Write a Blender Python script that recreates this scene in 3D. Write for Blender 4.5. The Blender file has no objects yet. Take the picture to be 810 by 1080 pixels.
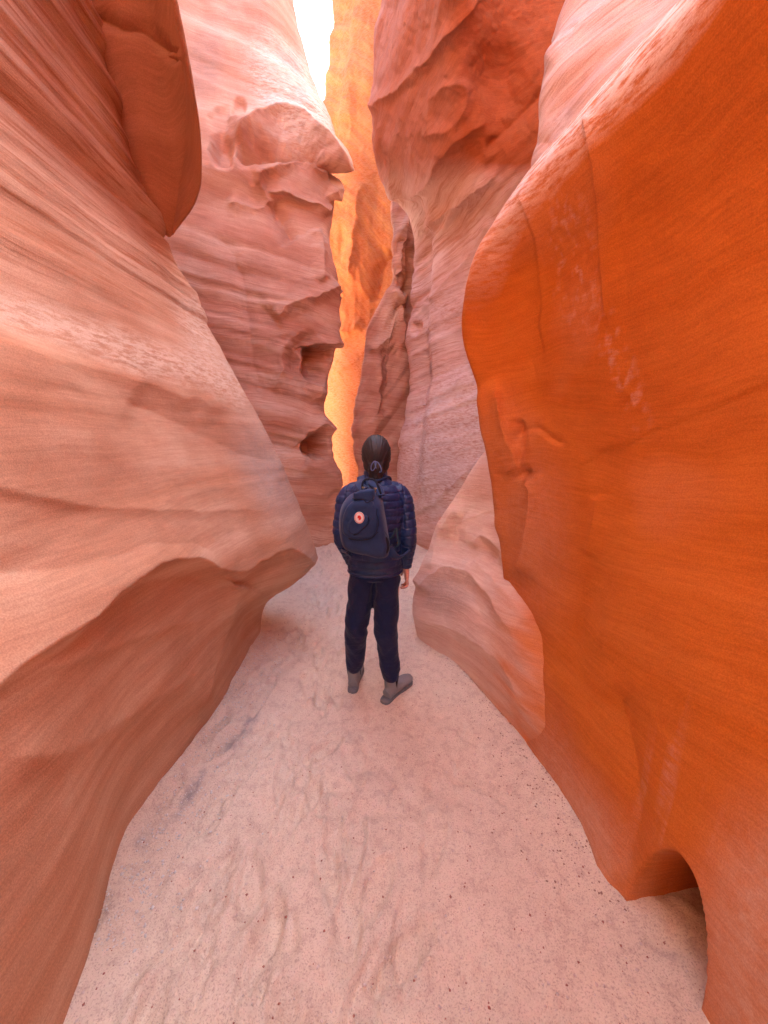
import bpy, math, random
import numpy as np
from mathutils import Vector, Matrix
rnd = random.Random(7)
R = math.radians

# ------------------------------------------------------------------ camera, sky, sun, exposure
sc = bpy.context.scene
FPX, CX, CY, PITCH, EYE = 400.0, 405.0, 540.0, R(12.0), 1.65
cam = bpy.data.objects.new("camera", bpy.data.cameras.new("camera"))
sc.collection.objects.link(cam)
cam.location = (0, 0, EYE)
cam.rotation_euler = (math.pi / 2 - PITCH, 0, 0)
cam.data.sensor_fit = 'VERTICAL'
cam.data.sensor_height = 36.0
cam.data.lens = 36.0 * FPX / 1080.0
cam.data.clip_start = 0.05
cam.data.clip_end = 3000
sc.camera = cam

SUN_ELEV, SUN_AZ = R(36), R(35)      # azimuth from +Y towards +X: the sun stands to the left
world = bpy.data.worlds.new("World")
sc.world = world
world.use_nodes = True
wn = world.node_tree
sky = wn.nodes.new("ShaderNodeTexSky")
sky.sky_type = 'NISHITA'
sky.sun_disc = False
sky.sun_elevation = SUN_ELEV
sky.sun_rotation = SUN_AZ
sky.dust_density = 5.0
sky.ozone_density = 0.4
sky.air_density = 0.5
wn.links.new(sky.outputs[0], wn.nodes["Background"].inputs[0])
wn.nodes["Background"].inputs[1].default_value = 0.15
sd = bpy.data.lights.new("sun", 'SUN')
sd.energy = 2.0
sd.angle = R(0.5)
sd.color = (1.0, 0.93, 0.82)
sun = bpy.data.objects.new("sun", sd)
sc.collection.objects.link(sun)
to_sun = Vector((math.sin(SUN_AZ) * math.cos(SUN_ELEV), math.cos(SUN_AZ) * math.cos(SUN_ELEV), math.sin(SUN_ELEV)))
sun.rotation_euler = to_sun.to_track_quat('Z', 'Y').to_euler()
sc.view_settings.view_transform = 'Standard'
sc.view_settings.look = 'None'
sc.view_settings.gamma = 1.0
sc.view_settings.use_curve_mapping = False
sc.view_settings.exposure = 3.95
sc.render.engine = 'CYCLES'
sc.cycles.max_bounces = 10
sc.cycles.diffuse_bounces = 8
sc.cycles.glossy_bounces = 2
sc.cycles.transmission_bounces = 2
sc.cycles.use_denoising = True
sc.cycles.sample_clamp_indirect = 10

# ------------------------------------------------------------------ small helpers
SP, CP = math.sin(PITCH), math.cos(PITCH)
def P(px, py, Y):
    """world point at distance Y down the canyon seen at photo position px, py"""
    u, v = (px - CX) / FPX, (CY - py) / FPX
    dy, dz = CP + v * SP, -SP + v * CP
    return np.array([u * Y / dy, Y, EYE + dz * Y / dy])
def G(px, Y, z):
    """point at height z, distance Y and photo column px"""
    a = (z - EYE) / Y
    v = (a * CP + SP) / (CP - a * SP)
    return np.array([(px - CX) / FPX * Y / (CP + v * SP), Y, z])
def W(x, y, z):
    return np.array([x, y, z], float)
def to_px(p):
    d = p - np.array([0, 0, EYE])
    dep = d[..., 1] * CP - d[..., 2] * SP
    upv = d[..., 1] * SP + d[..., 2] * CP
    dep = np.where(dep < 0.05, 0.05, dep)
    return CX + FPX * d[..., 0] / dep, CY - FPX * upv / dep

_T = np.random.RandomState(5).rand(64, 64, 64).astype(np.float32) * 2 - 1
_TF = _T.ravel()
def vnoise(x, y, z, seed=0):
    x, y, z = np.broadcast_arrays(np.asarray(x, np.float32), np.asarray(y, np.float32), np.asarray(z, np.float32))
    x = x + seed * 7.31; y = y + seed * 3.17; z = z + seed * 5.77
    fl = [np.floor(q) for q in (x, y, z)]
    u = [(q - f) for q, f in zip((x, y, z), fl)]
    u = [f * f * (3 - 2 * f) for f in u]
    i0 = [f.astype(np.int32) & 63 for f in fl]
    i1 = [(i + 1) & 63 for i in i0]
    ax, bx_ = i0[0] * 4096, i1[0] * 4096
    ay, by = i0[1] * 64, i1[1] * 64
    az, bz = i0[2], i1[2]
    g = lambda a, b, c: _TF[a + b + c]
    def lz(a, b):
        q = g(a, b, az)
        return q + u[2] * (g(a, b, bz) - q)
    p0 = lz(ax, ay); p0 = p0 + u[1] * (lz(ax, by) - p0)
    p1 = lz(bx_, ay); p1 = p1 + u[1] * (lz(bx_, by) - p1)
    return p0 + u[0] * (p1 - p0)
def fbm(x, y, z, octaves=4, seed=0, gain=0.5):
    a, s, t = 1.0, 0, 0
    for o in range(octaves):
        s = s + a * vnoise(x * 2 ** o, y * 2 ** o, z * 2 ** o, seed + o * 17)
        t += a
        a *= gain
    return s / t
def sstep(e0, e1, x):
    t = np.clip((x - e0) / (e1 - e0), 0, 1)
    return t * t * (3 - 2 * t)

def spline_rows(c, n, tension=0.5):
    """resample axis 0 of c to n rows with a cardinal spline"""
    m = c.shape[0]
    seg = np.linalg.norm((c[1:] - c[:-1]).reshape(m - 1, -1, 3), axis=2).mean(1)
    k = np.concatenate([[0], np.cumsum(np.maximum(seg, 1e-4) ** 0.6)])
    t = np.linspace(0, k[-1], n)
    i = np.clip(np.searchsorted(k, t, side='right') - 1, 0, m - 2)
    h = (k[i + 1] - k[i])
    f = (t - k[i]) / h
    tan = np.zeros_like(c)
    kk = k.reshape((-1,) + (1,) * (c.ndim - 1))
    d = (c[1:] - c[:-1]) / (kk[1:] - kk[:-1])
    w = (kk[1:] - kk[:-1])
    tan[1:-1] = (d[:-1] * w[1:] + d[1:] * w[:-1]) / (w[1:] + w[:-1]) * (tension * 2)
    tan[0], tan[-1] = d[0], d[-1]
    sh = (-1,) + (1,) * (c.ndim - 1)
    f, h = f.reshape(sh), h.reshape(sh)
    f2, f3 = f * f, f * f * f
    return (2 * f3 - 3 * f2 + 1) * c[i] + (f3 - 2 * f2 + f) * h * tan[i] + (-2 * f3 + 3 * f2) * c[i + 1] + (f3 - f2) * h * tan[i + 1]

def grid_normals(p):
    gu, gv = np.gradient(p, axis=0), np.gradient(p, axis=1)
    n = np.cross(gu, gv)
    return n / np.maximum(np.linalg.norm(n, axis=2, keepdims=True), 1e-9)

def poly_dist(qx, qy, poly):
    """distance to a polyline, sign (positive on the photo's upper / left-hand side of travel), fraction along it"""
    best = np.full(qx.shape, 1e9); sgn = np.ones(qx.shape); frac = np.zeros(qx.shape)
    L = [math.hypot(b[0] - a[0], b[1] - a[1]) for a, b in zip(poly, poly[1:])]
    tot, acc = sum(L), 0
    for (a, b), l in zip(zip(poly, poly[1:]), L):
        dx, dy = b[0] - a[0], b[1] - a[1]
        t = np.clip(((qx - a[0]) * dx + (qy - a[1]) * dy) / (l * l), 0, 1)
        d = np.hypot(qx - a[0] - t * dx, qy - a[1] - t * dy)
        cr = dx * (qy - a[1]) - dy * (qx - a[0])
        m = d < best
        best = np.where(m, d, best); sgn = np.where(m, np.where(cr < 0, 1, -1), sgn); frac = np.where(m, (acc + t * l) / tot, frac)
        acc += l
    return best, sgn, frac
def smooth_poly(poly, n=40):
    c = np.array([[a, b, 0] for a, b in poly], float)[:, None, :]
    r = spline_rows(c, n)[:, 0, :2]
    return [tuple(q) for q in r]
def ridge(qx, qy, poly, amp, w_up, w_dn, ends=(0.12, 0.12), power=2):
    """creased crest along a line, falling off over w_up above and w_dn below it"""
    out = np.zeros(qx.shape)
    xs, ys, m = [a for a, _ in poly], [b for _, b in poly], max(w_up, w_dn)
    k = (qx > min(xs) - m) & (qx < max(xs) + m) & (qy > min(ys) - m) & (qy < max(ys) + m)
    if not k.any(): return out
    d, s, f = poly_dist(qx[k], qy[k], smooth_poly(poly, 20))
    w = np.where(s > 0, w_up, w_dn)
    x = np.clip(1 - d / w, 0, 1) ** power
    e = sstep(0, ends[0] + 1e-6, f) * (1 - sstep(1 - ends[1] - 1e-6, 1, f)) if ends else 1
    out[k] = amp * x * e
    return out
def blob(qx, qy, cx, cy, rx, ry, ang=0, hard=0.0):
    c, s = math.cos(R(ang)), math.sin(R(ang))
    a, b = ((qx - cx) * c + (qy - cy) * s) / rx, (-(qx - cx) * s + (qy - cy) * c) / ry
    return 1 - sstep(hard, 1.0, np.hypot(a, b))

def link_mesh(name, verts, faces, mat=None, parent=None, smooth=True, attrs=None):
    me = bpy.data.meshes.new(name)
    verts = np.asarray(verts, np.float32).reshape(-1, 3)
    if isinstance(faces, np.ndarray):
        k = faces.shape[1]
        me.vertices.add(len(verts)); me.vertices.foreach_set("co", verts.ravel())
        me.loops.add(faces.size); me.loops.foreach_set("vertex_index", faces.astype(np.int32).ravel())
        me.polygons.add(len(faces)); me.polygons.foreach_set("loop_start", np.arange(0, faces.size, k, dtype=np.int32))
        me.update(calc_edges=True)
    else:
        me.from_pydata([tuple(map(float, v)) for v in verts], [], faces)
    me.validate()
    if smooth:
        me.polygons.foreach_set("use_smooth", np.ones(len(me.polygons), bool))
    for k, v in (attrs or {}).items():
        a = me.attributes.new(k, 'FLOAT', 'POINT'); a.data.foreach_set("value", np.asarray(v, np.float32).ravel())
    if mat: me.materials.append(mat)
    o = bpy.data.objects.new(name, me)
    sc.collection.objects.link(o)
    if parent: o.parent = parent
    return o
def grid_faces(n, m, flip=False):
    i = np.arange(n - 1)[:, None] * m + np.arange(m - 1)[None, :]
    f = np.stack([i, i + 1, i + m + 1, i + m], -1).reshape(-1, 4)
    return f[:, ::-1].copy() if flip else f

# ------------------------------------------------------------------ materials
def nodes(name):
    m = bpy.data.materials.new(name); m.use_nodes = True
    nt = m.node_tree
    b = nt.nodes["Principled BSDF"]
    return m, nt, b
def N(nt, t, **kw):
    n = nt.nodes.new(t)
    for k, v in kw.items():
        if k.startswith("i_"):
            n.inputs[k[2:].replace("_", " ")].default_value = v
        else:
            setattr(n, k, v)
    return n
def mathn(nt, op, a, b=None, clamp=False):
    n = nt.nodes.new("ShaderNodeMath"); n.operation = op; n.use_clamp = clamp
    for i, x in enumerate((a, b)):
        if x is None: continue
        if isinstance(x, (int, float)): n.inputs[i].default_value = x
        else: nt.links.new(x, n.inputs[i])
    return n.outputs[0]
def mixc(nt, fac, a, b, blend='MIX'):
    n = nt.nodes.new("ShaderNodeMix"); n.data_type = 'RGBA'; n.blend_type = blend
    for s, x in ((n.inputs[0], fac), (n.inputs[6], a), (n.inputs[7], b)):
        if isinstance(x, (int, float)): s.default_value = x
        elif isinstance(x, tuple): s.default_value = x + (1,) if len(x) == 3 else x
        else: nt.links.new(x, s)
    return n.outputs[2]
def ramp(nt, fac, stops):
    n = nt.nodes.new("ShaderNodeValToRGB")
    el = n.color_ramp.elements
    while len(el) < len(stops): el.new(0.5)
    for e, (p, c) in zip(el, stops):
        e.position = p; e.color = (c, c, c, 1) if isinstance(c, (int, float)) else tuple(c) + (1,)
    nt.links.new(fac, n.inputs[0])
    return n.outputs[0]
def noise(nt, vec, scale, detail=4, rough=0.55, dist=0.0):
    n = N(nt, "ShaderNodeTexNoise"); n.inputs["Scale"].default_value = scale
    n.inputs["Detail"].default_value = detail; n.inputs["Roughness"].default_value = rough
    n.inputs["Distortion"].default_value = dist
    if vec is not None: nt.links.new(vec, n.inputs["Vector"])
    return n.outputs[0]

def sandstone(name, base, light, dark, dip=(0.0, 0.06), band=1.0, pale=(0.74, 0.60, 0.46), grey=(0.34, 0.28, 0.25), bump=1.0, contrast=0.5, warpk=0.3, tint=(0.60, 0.16, 0.04)):
    """layered Navajo sandstone: bedding bands in tilted, gently warped planes, grain, stains from the 'pale' and 'grey' attributes"""
    m, nt, b = nodes(name)
    tc = N(nt, "ShaderNodeTexCoord").outputs["Object"]
    warp = noise(nt, tc, 0.9, 3, 0.5)
    sep = N(nt, "ShaderNodeSeparateXYZ"); nt.links.new(tc, sep.inputs[0])
    s = mathn(nt, 'ADD', sep.outputs[2], mathn(nt, 'MULTIPLY', sep.outputs[1], dip[1]))
    s = mathn(nt, 'ADD', s, mathn(nt, 'MULTIPLY', sep.outputs[0], dip[0]))
    s = mathn(nt, 'ADD', s, mathn(nt, 'MULTIPLY', warp, warpk))
    comb = N(nt, "ShaderNodeCombineXYZ")
    nt.links.new(mathn(nt, 'MULTIPLY', sep.outputs[0], 0.05), comb.inputs[0])
    nt.links.new(mathn(nt, 'MULTIPLY', sep.outputs[1], 0.05), comb.inputs[1])
    nt.links.new(s, comb.inputs[2])
    ab = N(nt, "ShaderNodeAttribute", attribute_name="band").outputs["Fac"]
    coarse = noise(nt, comb.outputs[0], 5.0, 4, 0.6)
    fine = noise(nt, comb.outputs[0], 40.0, 6, 0.72)
    patch = noise(nt, tc, 1.6, 3, 0.5)
    grain = noise(nt, tc, 260.0, 2, 0.6)
    c = mixc(nt, ramp(nt, coarse, [(0.38, 0.0), (0.62, 1.0)]), base, light)
    c = mixc(nt, mathn(nt, 'MULTIPLY', ramp(nt, fine, [(0.50, 0.0), (0.60, 1.0)]), mathn(nt, 'MULTIPLY', ab, contrast * band)), c, dark)
    c = mixc(nt, mathn(nt, 'MULTIPLY', ramp(nt, fine, [(0.38, 1.0), (0.45, 0.0)]), mathn(nt, 'MULTIPLY', ab, 0.45 * band)), c, light)
    c = mixc(nt, mathn(nt, 'MULTIPLY', ramp(nt, patch, [(0.4, 0.0), (0.65, 1.0)]), 0.5), c, dark)
    ap = N(nt, "ShaderNodeAttribute", attribute_name="pale").outputs["Fac"]
    ag = N(nt, "ShaderNodeAttribute", attribute_name="grey").outputs["Fac"]
    brk = noise(nt, tc, 30.0, 5, 0.7)
    cst = N(nt, "ShaderNodeMapping"); cst.inputs["Scale"].default_value = (14, 14, 60); nt.links.new(tc, cst.inputs[0])
    crust = noise(nt, cst.outputs[0], 1.0, 5, 0.7)
    pm = mathn(nt, 'MULTIPLY', ap, ramp(nt, crust, [(0.40, 0.15), (0.56, 1.0)]), True)
    c = mixc(nt, pm, c, pale)
    gm = mathn(nt, 'MULTIPLY', ag, ramp(nt, brk, [(0.3, 0.55), (0.65, 1.0)]), True)
    c = mixc(nt, gm, c, grey)
    at = N(nt, "ShaderNodeAttribute", attribute_name="tint").outputs["Fac"]
    c = mixc(nt, at, c, tint)
    c = mixc(nt, 0.26, c, ramp(nt, grain, [(0.36, 0.22), (0.64, 0.78)]), 'OVERLAY')
    c = mixc(nt, 0.14, c, ramp(nt, noise(nt, comb.outputs[0], 110.0, 3, 0.7), [(0.36, 0.2), (0.64, 0.8)]), 'OVERLAY')
    nt.links.new(c, b.inputs["Base Color"])
    b.inputs["Roughness"].default_value = 0.93
    b.inputs["Specular IOR Level"].default_value = 0.18
    h = mathn(nt, 'ADD', mathn(nt, 'MULTIPLY', fine, mathn(nt, 'MULTIPLY', ab, 0.014 * band)), mathn(nt, 'MULTIPLY', grain, 0.0016))
    h = mathn(nt, 'ADD', h, mathn(nt, 'MULTIPLY', mathn(nt, 'MULTIPLY', ap, crust), 0.012))
    h = mathn(nt, 'ADD', h, mathn(nt, 'MULTIPLY', noise(nt, tc, 28.0, 7, 0.6), 0.0032))
    bp = N(nt, "ShaderNodeBump"); bp.inputs["Strength"].default_value = 0.6 * bump; bp.inputs["Distance"].default_value = 1.0
    nt.links.new(h, bp.inputs["Height"]); nt.links.new(bp.outputs[0], b.inputs["Normal"])
    return m

# ------------------------------------------------------------------ canyon walls
def strata(p, dip, warp=0.10, seed=0, amps=(0.02, 0.010, 0.005), scales=(0.32, 0.12, 0.05)):
    x, y, z = p[..., 0], p[..., 1], p[..., 2]
    s = z + dip[0] * x + dip[1] * y + warp * fbm(x * 0.9, y * 0.9, z * 0.9, 3, seed + 3)
    h = 0
    for a, sc_ in zip(amps, scales):
        n = vnoise(x * 0.25, y * 0.25, s / sc_, seed + int(sc_ * 1000))
        h = h + a * (np.abs(n) ** 0.7 * np.sign(n))
    return h

def wall(name, rails, nu, nv, mat, label, dip=(0, 0.05), amps=(0.02, 0.01, 0.005), scales=(0.32, 0.12, 0.05), seed=0, sculpt=None, flip=False, tension=0.45, rough=0.02, warp=0.08):
    c = np.array(rails, float)
    p = spline_rows(c, nu, tension)
    p = spline_rows(np.swapaxes(p, 0, 1), nv, tension)
    p = np.swapaxes(p, 0, 1)                    # [nu along, nv up]
    n = grid_normals(p)
    if flip: n = -n
    x, y, z = p[..., 0], p[..., 1], p[..., 2]
    qx, qy = to_px(p)
    mod = 1.0; h = 0; attrs = {}
    if sculpt:
        wx = fbm(x * 7, y * 7, z * 7, 4, 91) * 5; wy = fbm(x * 7, y * 7, z * 7, 4, 95) * 5
        h, mod, attrs = sculpt(p, n, qx + wx, qy + wy)
    d = strata(p, dip, warp, seed=seed, amps=amps, scales=scales) * mod * (0.55 + 0.45 * np.clip(1 + 1.6 * fbm(x * 0.8, y * 0.8, z * 0.8, 3, seed + 50), 0, 2))
    d = d + h + rough * fbm(x * 1.3, y * 1.3, z * 1.3, 4, seed + 9) + 0.002 * fbm(x * 14, y * 14, z * 22, 3, seed + 5)
    p = p + n * np.asarray(d)[..., None]
    attrs.setdefault("band", np.ones((nu, nv)) * np.clip(mod, 0, 1.2))
    for k in ("pale", "grey", "tint"):
        attrs.setdefault(k, np.zeros(nu * nv))
    o = link_mesh(name, p.reshape(-1, 3), grid_faces(nu, nv, flip), mat, attrs=attrs)
    o["kind"] = "structure"
    o["label"] = label
    return o

# rock colours (a sandstone tone for each wall; the hood's brown is painted shade)
PINK = sandstone("pink_sandstone", (0.53, 0.29, 0.175), (0.66, 0.44, 0.30), (0.40, 0.17, 0.085), dip=(0, 0.02), contrast=0.75, warpk=0.08)
ROSE = sandstone("rose_sandstone", (0.60, 0.32, 0.215), (0.72, 0.48, 0.34), (0.42, 0.16, 0.09), dip=(0.12, 0.0), contrast=0.5)
MAUVE = sandstone("mauve_sandstone", (0.67, 0.40, 0.31), (0.82, 0.65, 0.57), (0.48, 0.20, 0.115), dip=(-0.1, 0.05), contrast=0.6, pale=(0.84, 0.72, 0.68), tint=(0.42, 0.115, 0.04))
ORANGE = sandstone("orange_sandstone", (0.55, 0.148, 0.018), (0.61, 0.180, 0.030), (0.41, 0.090, 0.010), dip=(0, 0.04), band=0.3, contrast=0.5, bump=1.3, pale=(0.84, 0.64, 0.58), grey=(0.62, 0.36, 0.25))
APRON = sandstone("scalloped_sandstone", (0.72, 0.48, 0.38), (0.84, 0.68, 0.58), (0.54, 0.27, 0.18), dip=(0, 0.12), contrast=0.4, tint=(0.62, 0.215, 0.075))
AMBER = sandstone("amber_sandstone", (0.50, 0.15, 0.030), (0.60, 0.26, 0.07), (0.38, 0.080, 0.014), dip=(1.4, 0.2), contrast=0.6, bump=1.4, pale=(0.62, 0.30, 0.16))

SHADE_BROWN = sandstone("shade_brown_sandstone", (0.40, 0.165, 0.08), (0.46, 0.20, 0.105), (0.32, 0.12, 0.055), dip=(0, 0.3), contrast=0.4)  # shade inside the hood put into the rock colour as darker brown
# --- left near wall -------------------------------------------------------
#        Y      base    foot    zc     crest   +.35   1.55   2.0    2.5    3.0    3.4    3.9    4.6    6.0    9
def lrail(Y, base, foot, zc, xs, ys=None, z45=4.5):
    t = 6.2 if Y < 2.9 else 7.0
    zs = [zc + 0.33 * (1 if zc > .8 else 1.3), max(1.5, zc + 0.7), 2.0, 2.5, 2.97, 3.38, 3.85, z45, t - .3, t, t + .3]
    pts = [W(base, Y, -0.3), W(base, Y, 0.0), W(foot, Y, zc * 0.5), W(xs[0], Y, zc)]
    for i, z in enumerate(zs):
        pts.append(W(xs[i + 1], Y if ys is None or ys[i] is None else ys[i], z))
    return pts
up = [-1.02, -1.14, -1.24, -1.36, -1.42, -1.45, -1.50, -1.70, -2.4, -8.0]
upc = [-1.02, -1.14, -1.24, -1.30, -1.20, -0.90, -0.40, -0.15, -0.3, -8.0]  # wall closing overhead behind the camera, unseen, added to cut sky light
Lr = [
    lrail(-9.0, -1.0, -1.05, 1.1, [-.90, -.93] + upc),
    lrail(-2.2, -1.2, -1.25, 1.1, [-1.0, -1.05] + upc),
    lrail(-0.8, -.92, -.98, 1.1, [-.88, -.92, -1.02, -1.14, -1.24, -1.34, -1.38, -1.38, -1.35, -1.4, -1.9, -8.0]),
    lrail(0.35, -.88, -.90, 1.1, [-.86, -.92, -1.02, -1.14, -1.25, -1.34, -1.36, -1.30, -1.25, -1.2, -1.8, -8.0]),
    lrail(0.80, -.92, -.89, 1.1, [-.87, -.94, -1.03, -1.17, -1.30, -1.42, -1.47, -1.50, -1.55, -1.70, -2.4, -8.0]),
    lrail(1.27, -1.08, -.99, 1.13, [-.93, -.99, -1.06, -1.2, -1.34, -1.46, -1.50, -1.52, -1.58, -1.70, -2.4, -8.0]),
    lrail(1.70, -1.04, -.985, 1.02, [-.91, -.97, -1.09, -1.18, -1.34, -1.46, -1.50, -1.52, -1.58, -1.72, -2.4, -8.0]),
    lrail(2.30, -1.04, -1.04, 0.80, [-.82, -.88, -1.00, -1.12, -1.31, -1.46, -1.52, -1.54, -1.60, -1.74, -2.4, -8.0]),
    lrail(2.62, -1.04, -1.06, 0.66, [-.68, -.72, -.90, -1.08, -1.30, -1.46, -1.54, -1.58, -1.64, -1.78, -2.4, -8.0]),
    lrail(2.88, -1.04, -0.97, 0.57, [-.62, -.68, -.82, -1.06, -1.28, -1.46, -1.64, -1.72, -1.80, -1.90, -2.4, -8.0]),
    lrail(3.04, -1.12, -1.10, 0.58, [-.74, -.74, -.90, -1.14, -1.40, -1.62, -1.80, -1.90, -2.0, -2.1, -2.6, -8.0]),
    lrail(3.20, -1.30, -1.35, 0.60, [-1.05, -1.05, -1.20, -1.45, -1.66, -1.82, -2.0, -2.1, -2.2, -2.3, -2.7, -8.0]),
    lrail(3.40, -1.60, -1.65, 0.60, [-1.45, -1.45, -1.6, -1.85, -2.0, -2.1, -2.3, -2.4, -2.5, -2.6, -3.0, -8.0]),
    lrail(3.80, -2.6, -2.6, 0.60, [-2.5, -2.5, -2.6, -2.7, -2.8, -2.8, -2.6, -2.6, -2.6, -2.8, -3.2, -8.0]),
    lrail(4.10, -5.0, -5.0, 0.60, [-5.0] * 11 + [-8.0]),
]
def left_sculpt(p, n, qx, qy):
    vis = sstep(0.2, 0.5, p[..., 1])
    h = 0
    h = h + ridge(qx, qy, [(-60, 760), (0, 712), (60, 660), (110, 615), (160, 592), (200, 592), (245, 602), (270, 588), (290, 578), (308, 582), (326, 600)], 0.085, 80, 20, ends=(0.55, 0.02), power=1.6) + ridge(qx, qy, [(-60, 760), (0, 712), (60, 660), (110, 615), (160, 592), (200, 592), (245, 602)], 0.018, 70, 60, ends=(0.02, 0.3), power=1.4)
    h = h + ridge(qx, qy, [(-40, 735), (60, 700), (140, 675), (228, 648)], 0.010, 30, 16)
    h = h + ridge(qx, qy, [(-40, 505), (40, 525), (100, 537), (200, 540), (290, 538)], 0.012, 46, 14)
    h = h + ridge(qx, qy, [(0, 800), (70, 790), (150, 745), (210, 700)], 0.020, 60, 50)
    h = h + ridge(qx, qy, [(247, 612), (232, 660), (212, 720), (190, 775)], 0.06, 60, 40, ends=(0.02, 0.3))
    h = h + ridge(qx, qy, [(-40, 600), (60, 600), (160, 575), (240, 585)], -0.018, 50, 30)
    h = h + ridge(qx, qy, [(130, 420), (190, 445), (240, 470), (300, 490)], -0.025, 40, 60)
    h = h + ridge(qx, qy, [(-40, 350), (60, 385), (150, 405), (250, 440)], 0.022, 60, 26)
    h = h + ridge(qx, qy, [(-40, 110), (40, 165), (110, 225), (180, 300)], 0.02, 30, 12)
    h = h + ridge(qx, qy, [(-40, 40), (60, 150), (120, 210), (185, 290)], -0.012, 20, 20)
    # smooth low down, finely layered above eye level
    mod = 0.14 + 1.05 * sstep(1.85, 2.2, p[..., 2] - 0.12 * p[..., 1])
    mod = mod * (1 - 0.5 * blob(qx, qy, 185, 150, 60, 130))
    br = 0.5 + 0.5 * fbm(p[..., 0] * 3, p[..., 1] * 3, p[..., 2] * 8, 4, 77)
    pale = ridge(qx, qy, [(-60, 308), (0, 325), (80, 352), (150, 378), (215, 392), (250, 410)], 1.0, 26, 26, ends=None, power=0.8)
    pale = np.clip(pale * 1.3 + 1.0 * blob(qx, qy, 208, 345, 26, 65, -28) , 0, 1) * (0.5 + 0.7 * br) * vis
    grey = 0.75 * blob(qx, qy, 285, 500, 45, 110, -22, 0.1) + 0.5 * blob(qx, qy, 318, 590, 25, 25)
    return h * vis, 1.0 * mod, {"pale": np.clip(pale, 0, 1) * 0.95, "grey": np.clip(grey * vis, 0, 1)}
wall("canyon_wall", Lr, 820, 1150, PINK, "nearest rock wall on the left, banded pink above and smooth tan below", dip=(0, 0.02), amps=(0.030, 0.018, 0.011), scales=(0.30, 0.11, 0.038), seed=11, warp=0.05, sculpt=left_sculpt, flip=False)

# --- hood of rock hanging from the left wall: we look up into its hollow side ---
hood = []
for (ia, ib, iY), (oa, ob, oY) in [((180, 250, 2.90), (183, 246, 2.88)), ((170, 222, 2.82), (203, 216, 2.70)), ((161, 190, 2.76), (211, 190, 2.56)), ((152, 150, 2.70), (211, 150, 2.42)), ((146, 110, 2.66), (205, 108, 2.28)),
                                   ((134, 55, 2.58), (194, 55, 2.10)), ((118, -5, 2.5), (181, -2, 1.95)), ((90, -120, 2.35), (158, -120, 1.75)), ((50, -330, 2.1), (120, -330, 1.5))]:
    a, o_ = P(ia, ib, iY), P(oa, ob, oY)
    w = np.linalg.norm(o_ - a)
    hood.append([a + W(-.5, .1, .0) * min(1, w), a, a * .67 + o_ * .33 + W(-.02, .24, .16) * w, a * .33 + o_ * .67 + W(.0, .28, .16) * w, o_ + W(-.01, .03, .0) * w * 2, o_ + W(.01, -.01, .03) * w * 2,
                 o_ + W(-.03, .01, .14) * w * 2, a * .4 + o_ * .6 + W(0, .1, .42) * min(1, w * 2), a + W(-.5, .3, .7) * min(1, w * 2)])
def hood_sculpt(p, n, qx, qy):
    h = ridge(qx, qy, [(96, 15), (125, 32), (150, 36), (170, 52), (183, 62), (190, 50)], 0.03, 20, 12)
    return h, 0.25, {"pale": 0 * qx, "grey": 0 * qx}
wall("canyon_wall", hood, 300, 320, SHADE_BROWN, "hollow hood of rock, browned by painted shade, overhanging near the top of the left wall", dip=(0, 0.3), amps=(0.012, 0.008, 0.003), scales=(0.3, 0.13, 0.05), seed=19, sculpt=hood_sculpt, rough=0.012)

# --- left wall farther on -------------------------------------------------
Mrows = [560, 500, 465, 440, 400, 350, 310, 250, 215, 175, 150, 115, 60, 0, -90]
Msil = [356, 353, 352, 345, 346, 357, 357, 346, 350, 357, 352, 343, 322, 310, 300]
def mrail(px, Y, dY=None):
    c = [G(px[0], Y, -0.3), G(px[0], Y, 0.0)]
    for i, r in enumerate(Mrows[1:]):
        c.append(P(px[i + 1] if i + 1 < len(px) else px[-1], r, Y + (dY[i + 1] if dY else 0)))
    t = c[-1]
    c += [W(t[0] - 0.3, t[1] + 0.1, 8.0), W(t[0] - 1.0, t[1] + 0.4, 8.6), W(-8, t[1] + 1, 9)]
    return c
lean = [0, 0.0, 0.0, 0, 0.0, -0.05, -0.05, -0.05, 0.0, -0.15, -0.10, 0.02, 0.08, 0.10, 0.12]
Mr = [
    mrail([-260] * 15, 3.9, lean),
    mrail([60] * 15, 4.3, lean),
    mrail([170] * 15, 4.75, lean),
    mrail([235] * 15, 4.95, lean),
    mrail([285] * 15, 5.1, lean),
    mrail([(s + 290) / 2 for s in Msil], 5.25, lean),
    mrail(Msil, 5.6, lean),
]
b6 = Mr[-1]
Mr.append([q + np.array([-0.25, 0.5, 0]) for q in b6])
Mr.append([q + np.array([-0.75, 1.7, 0]) for q in b6])
Mr.append([np.array([-8, q[1] + 1.9, q[2]]) for q in b6])
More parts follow.
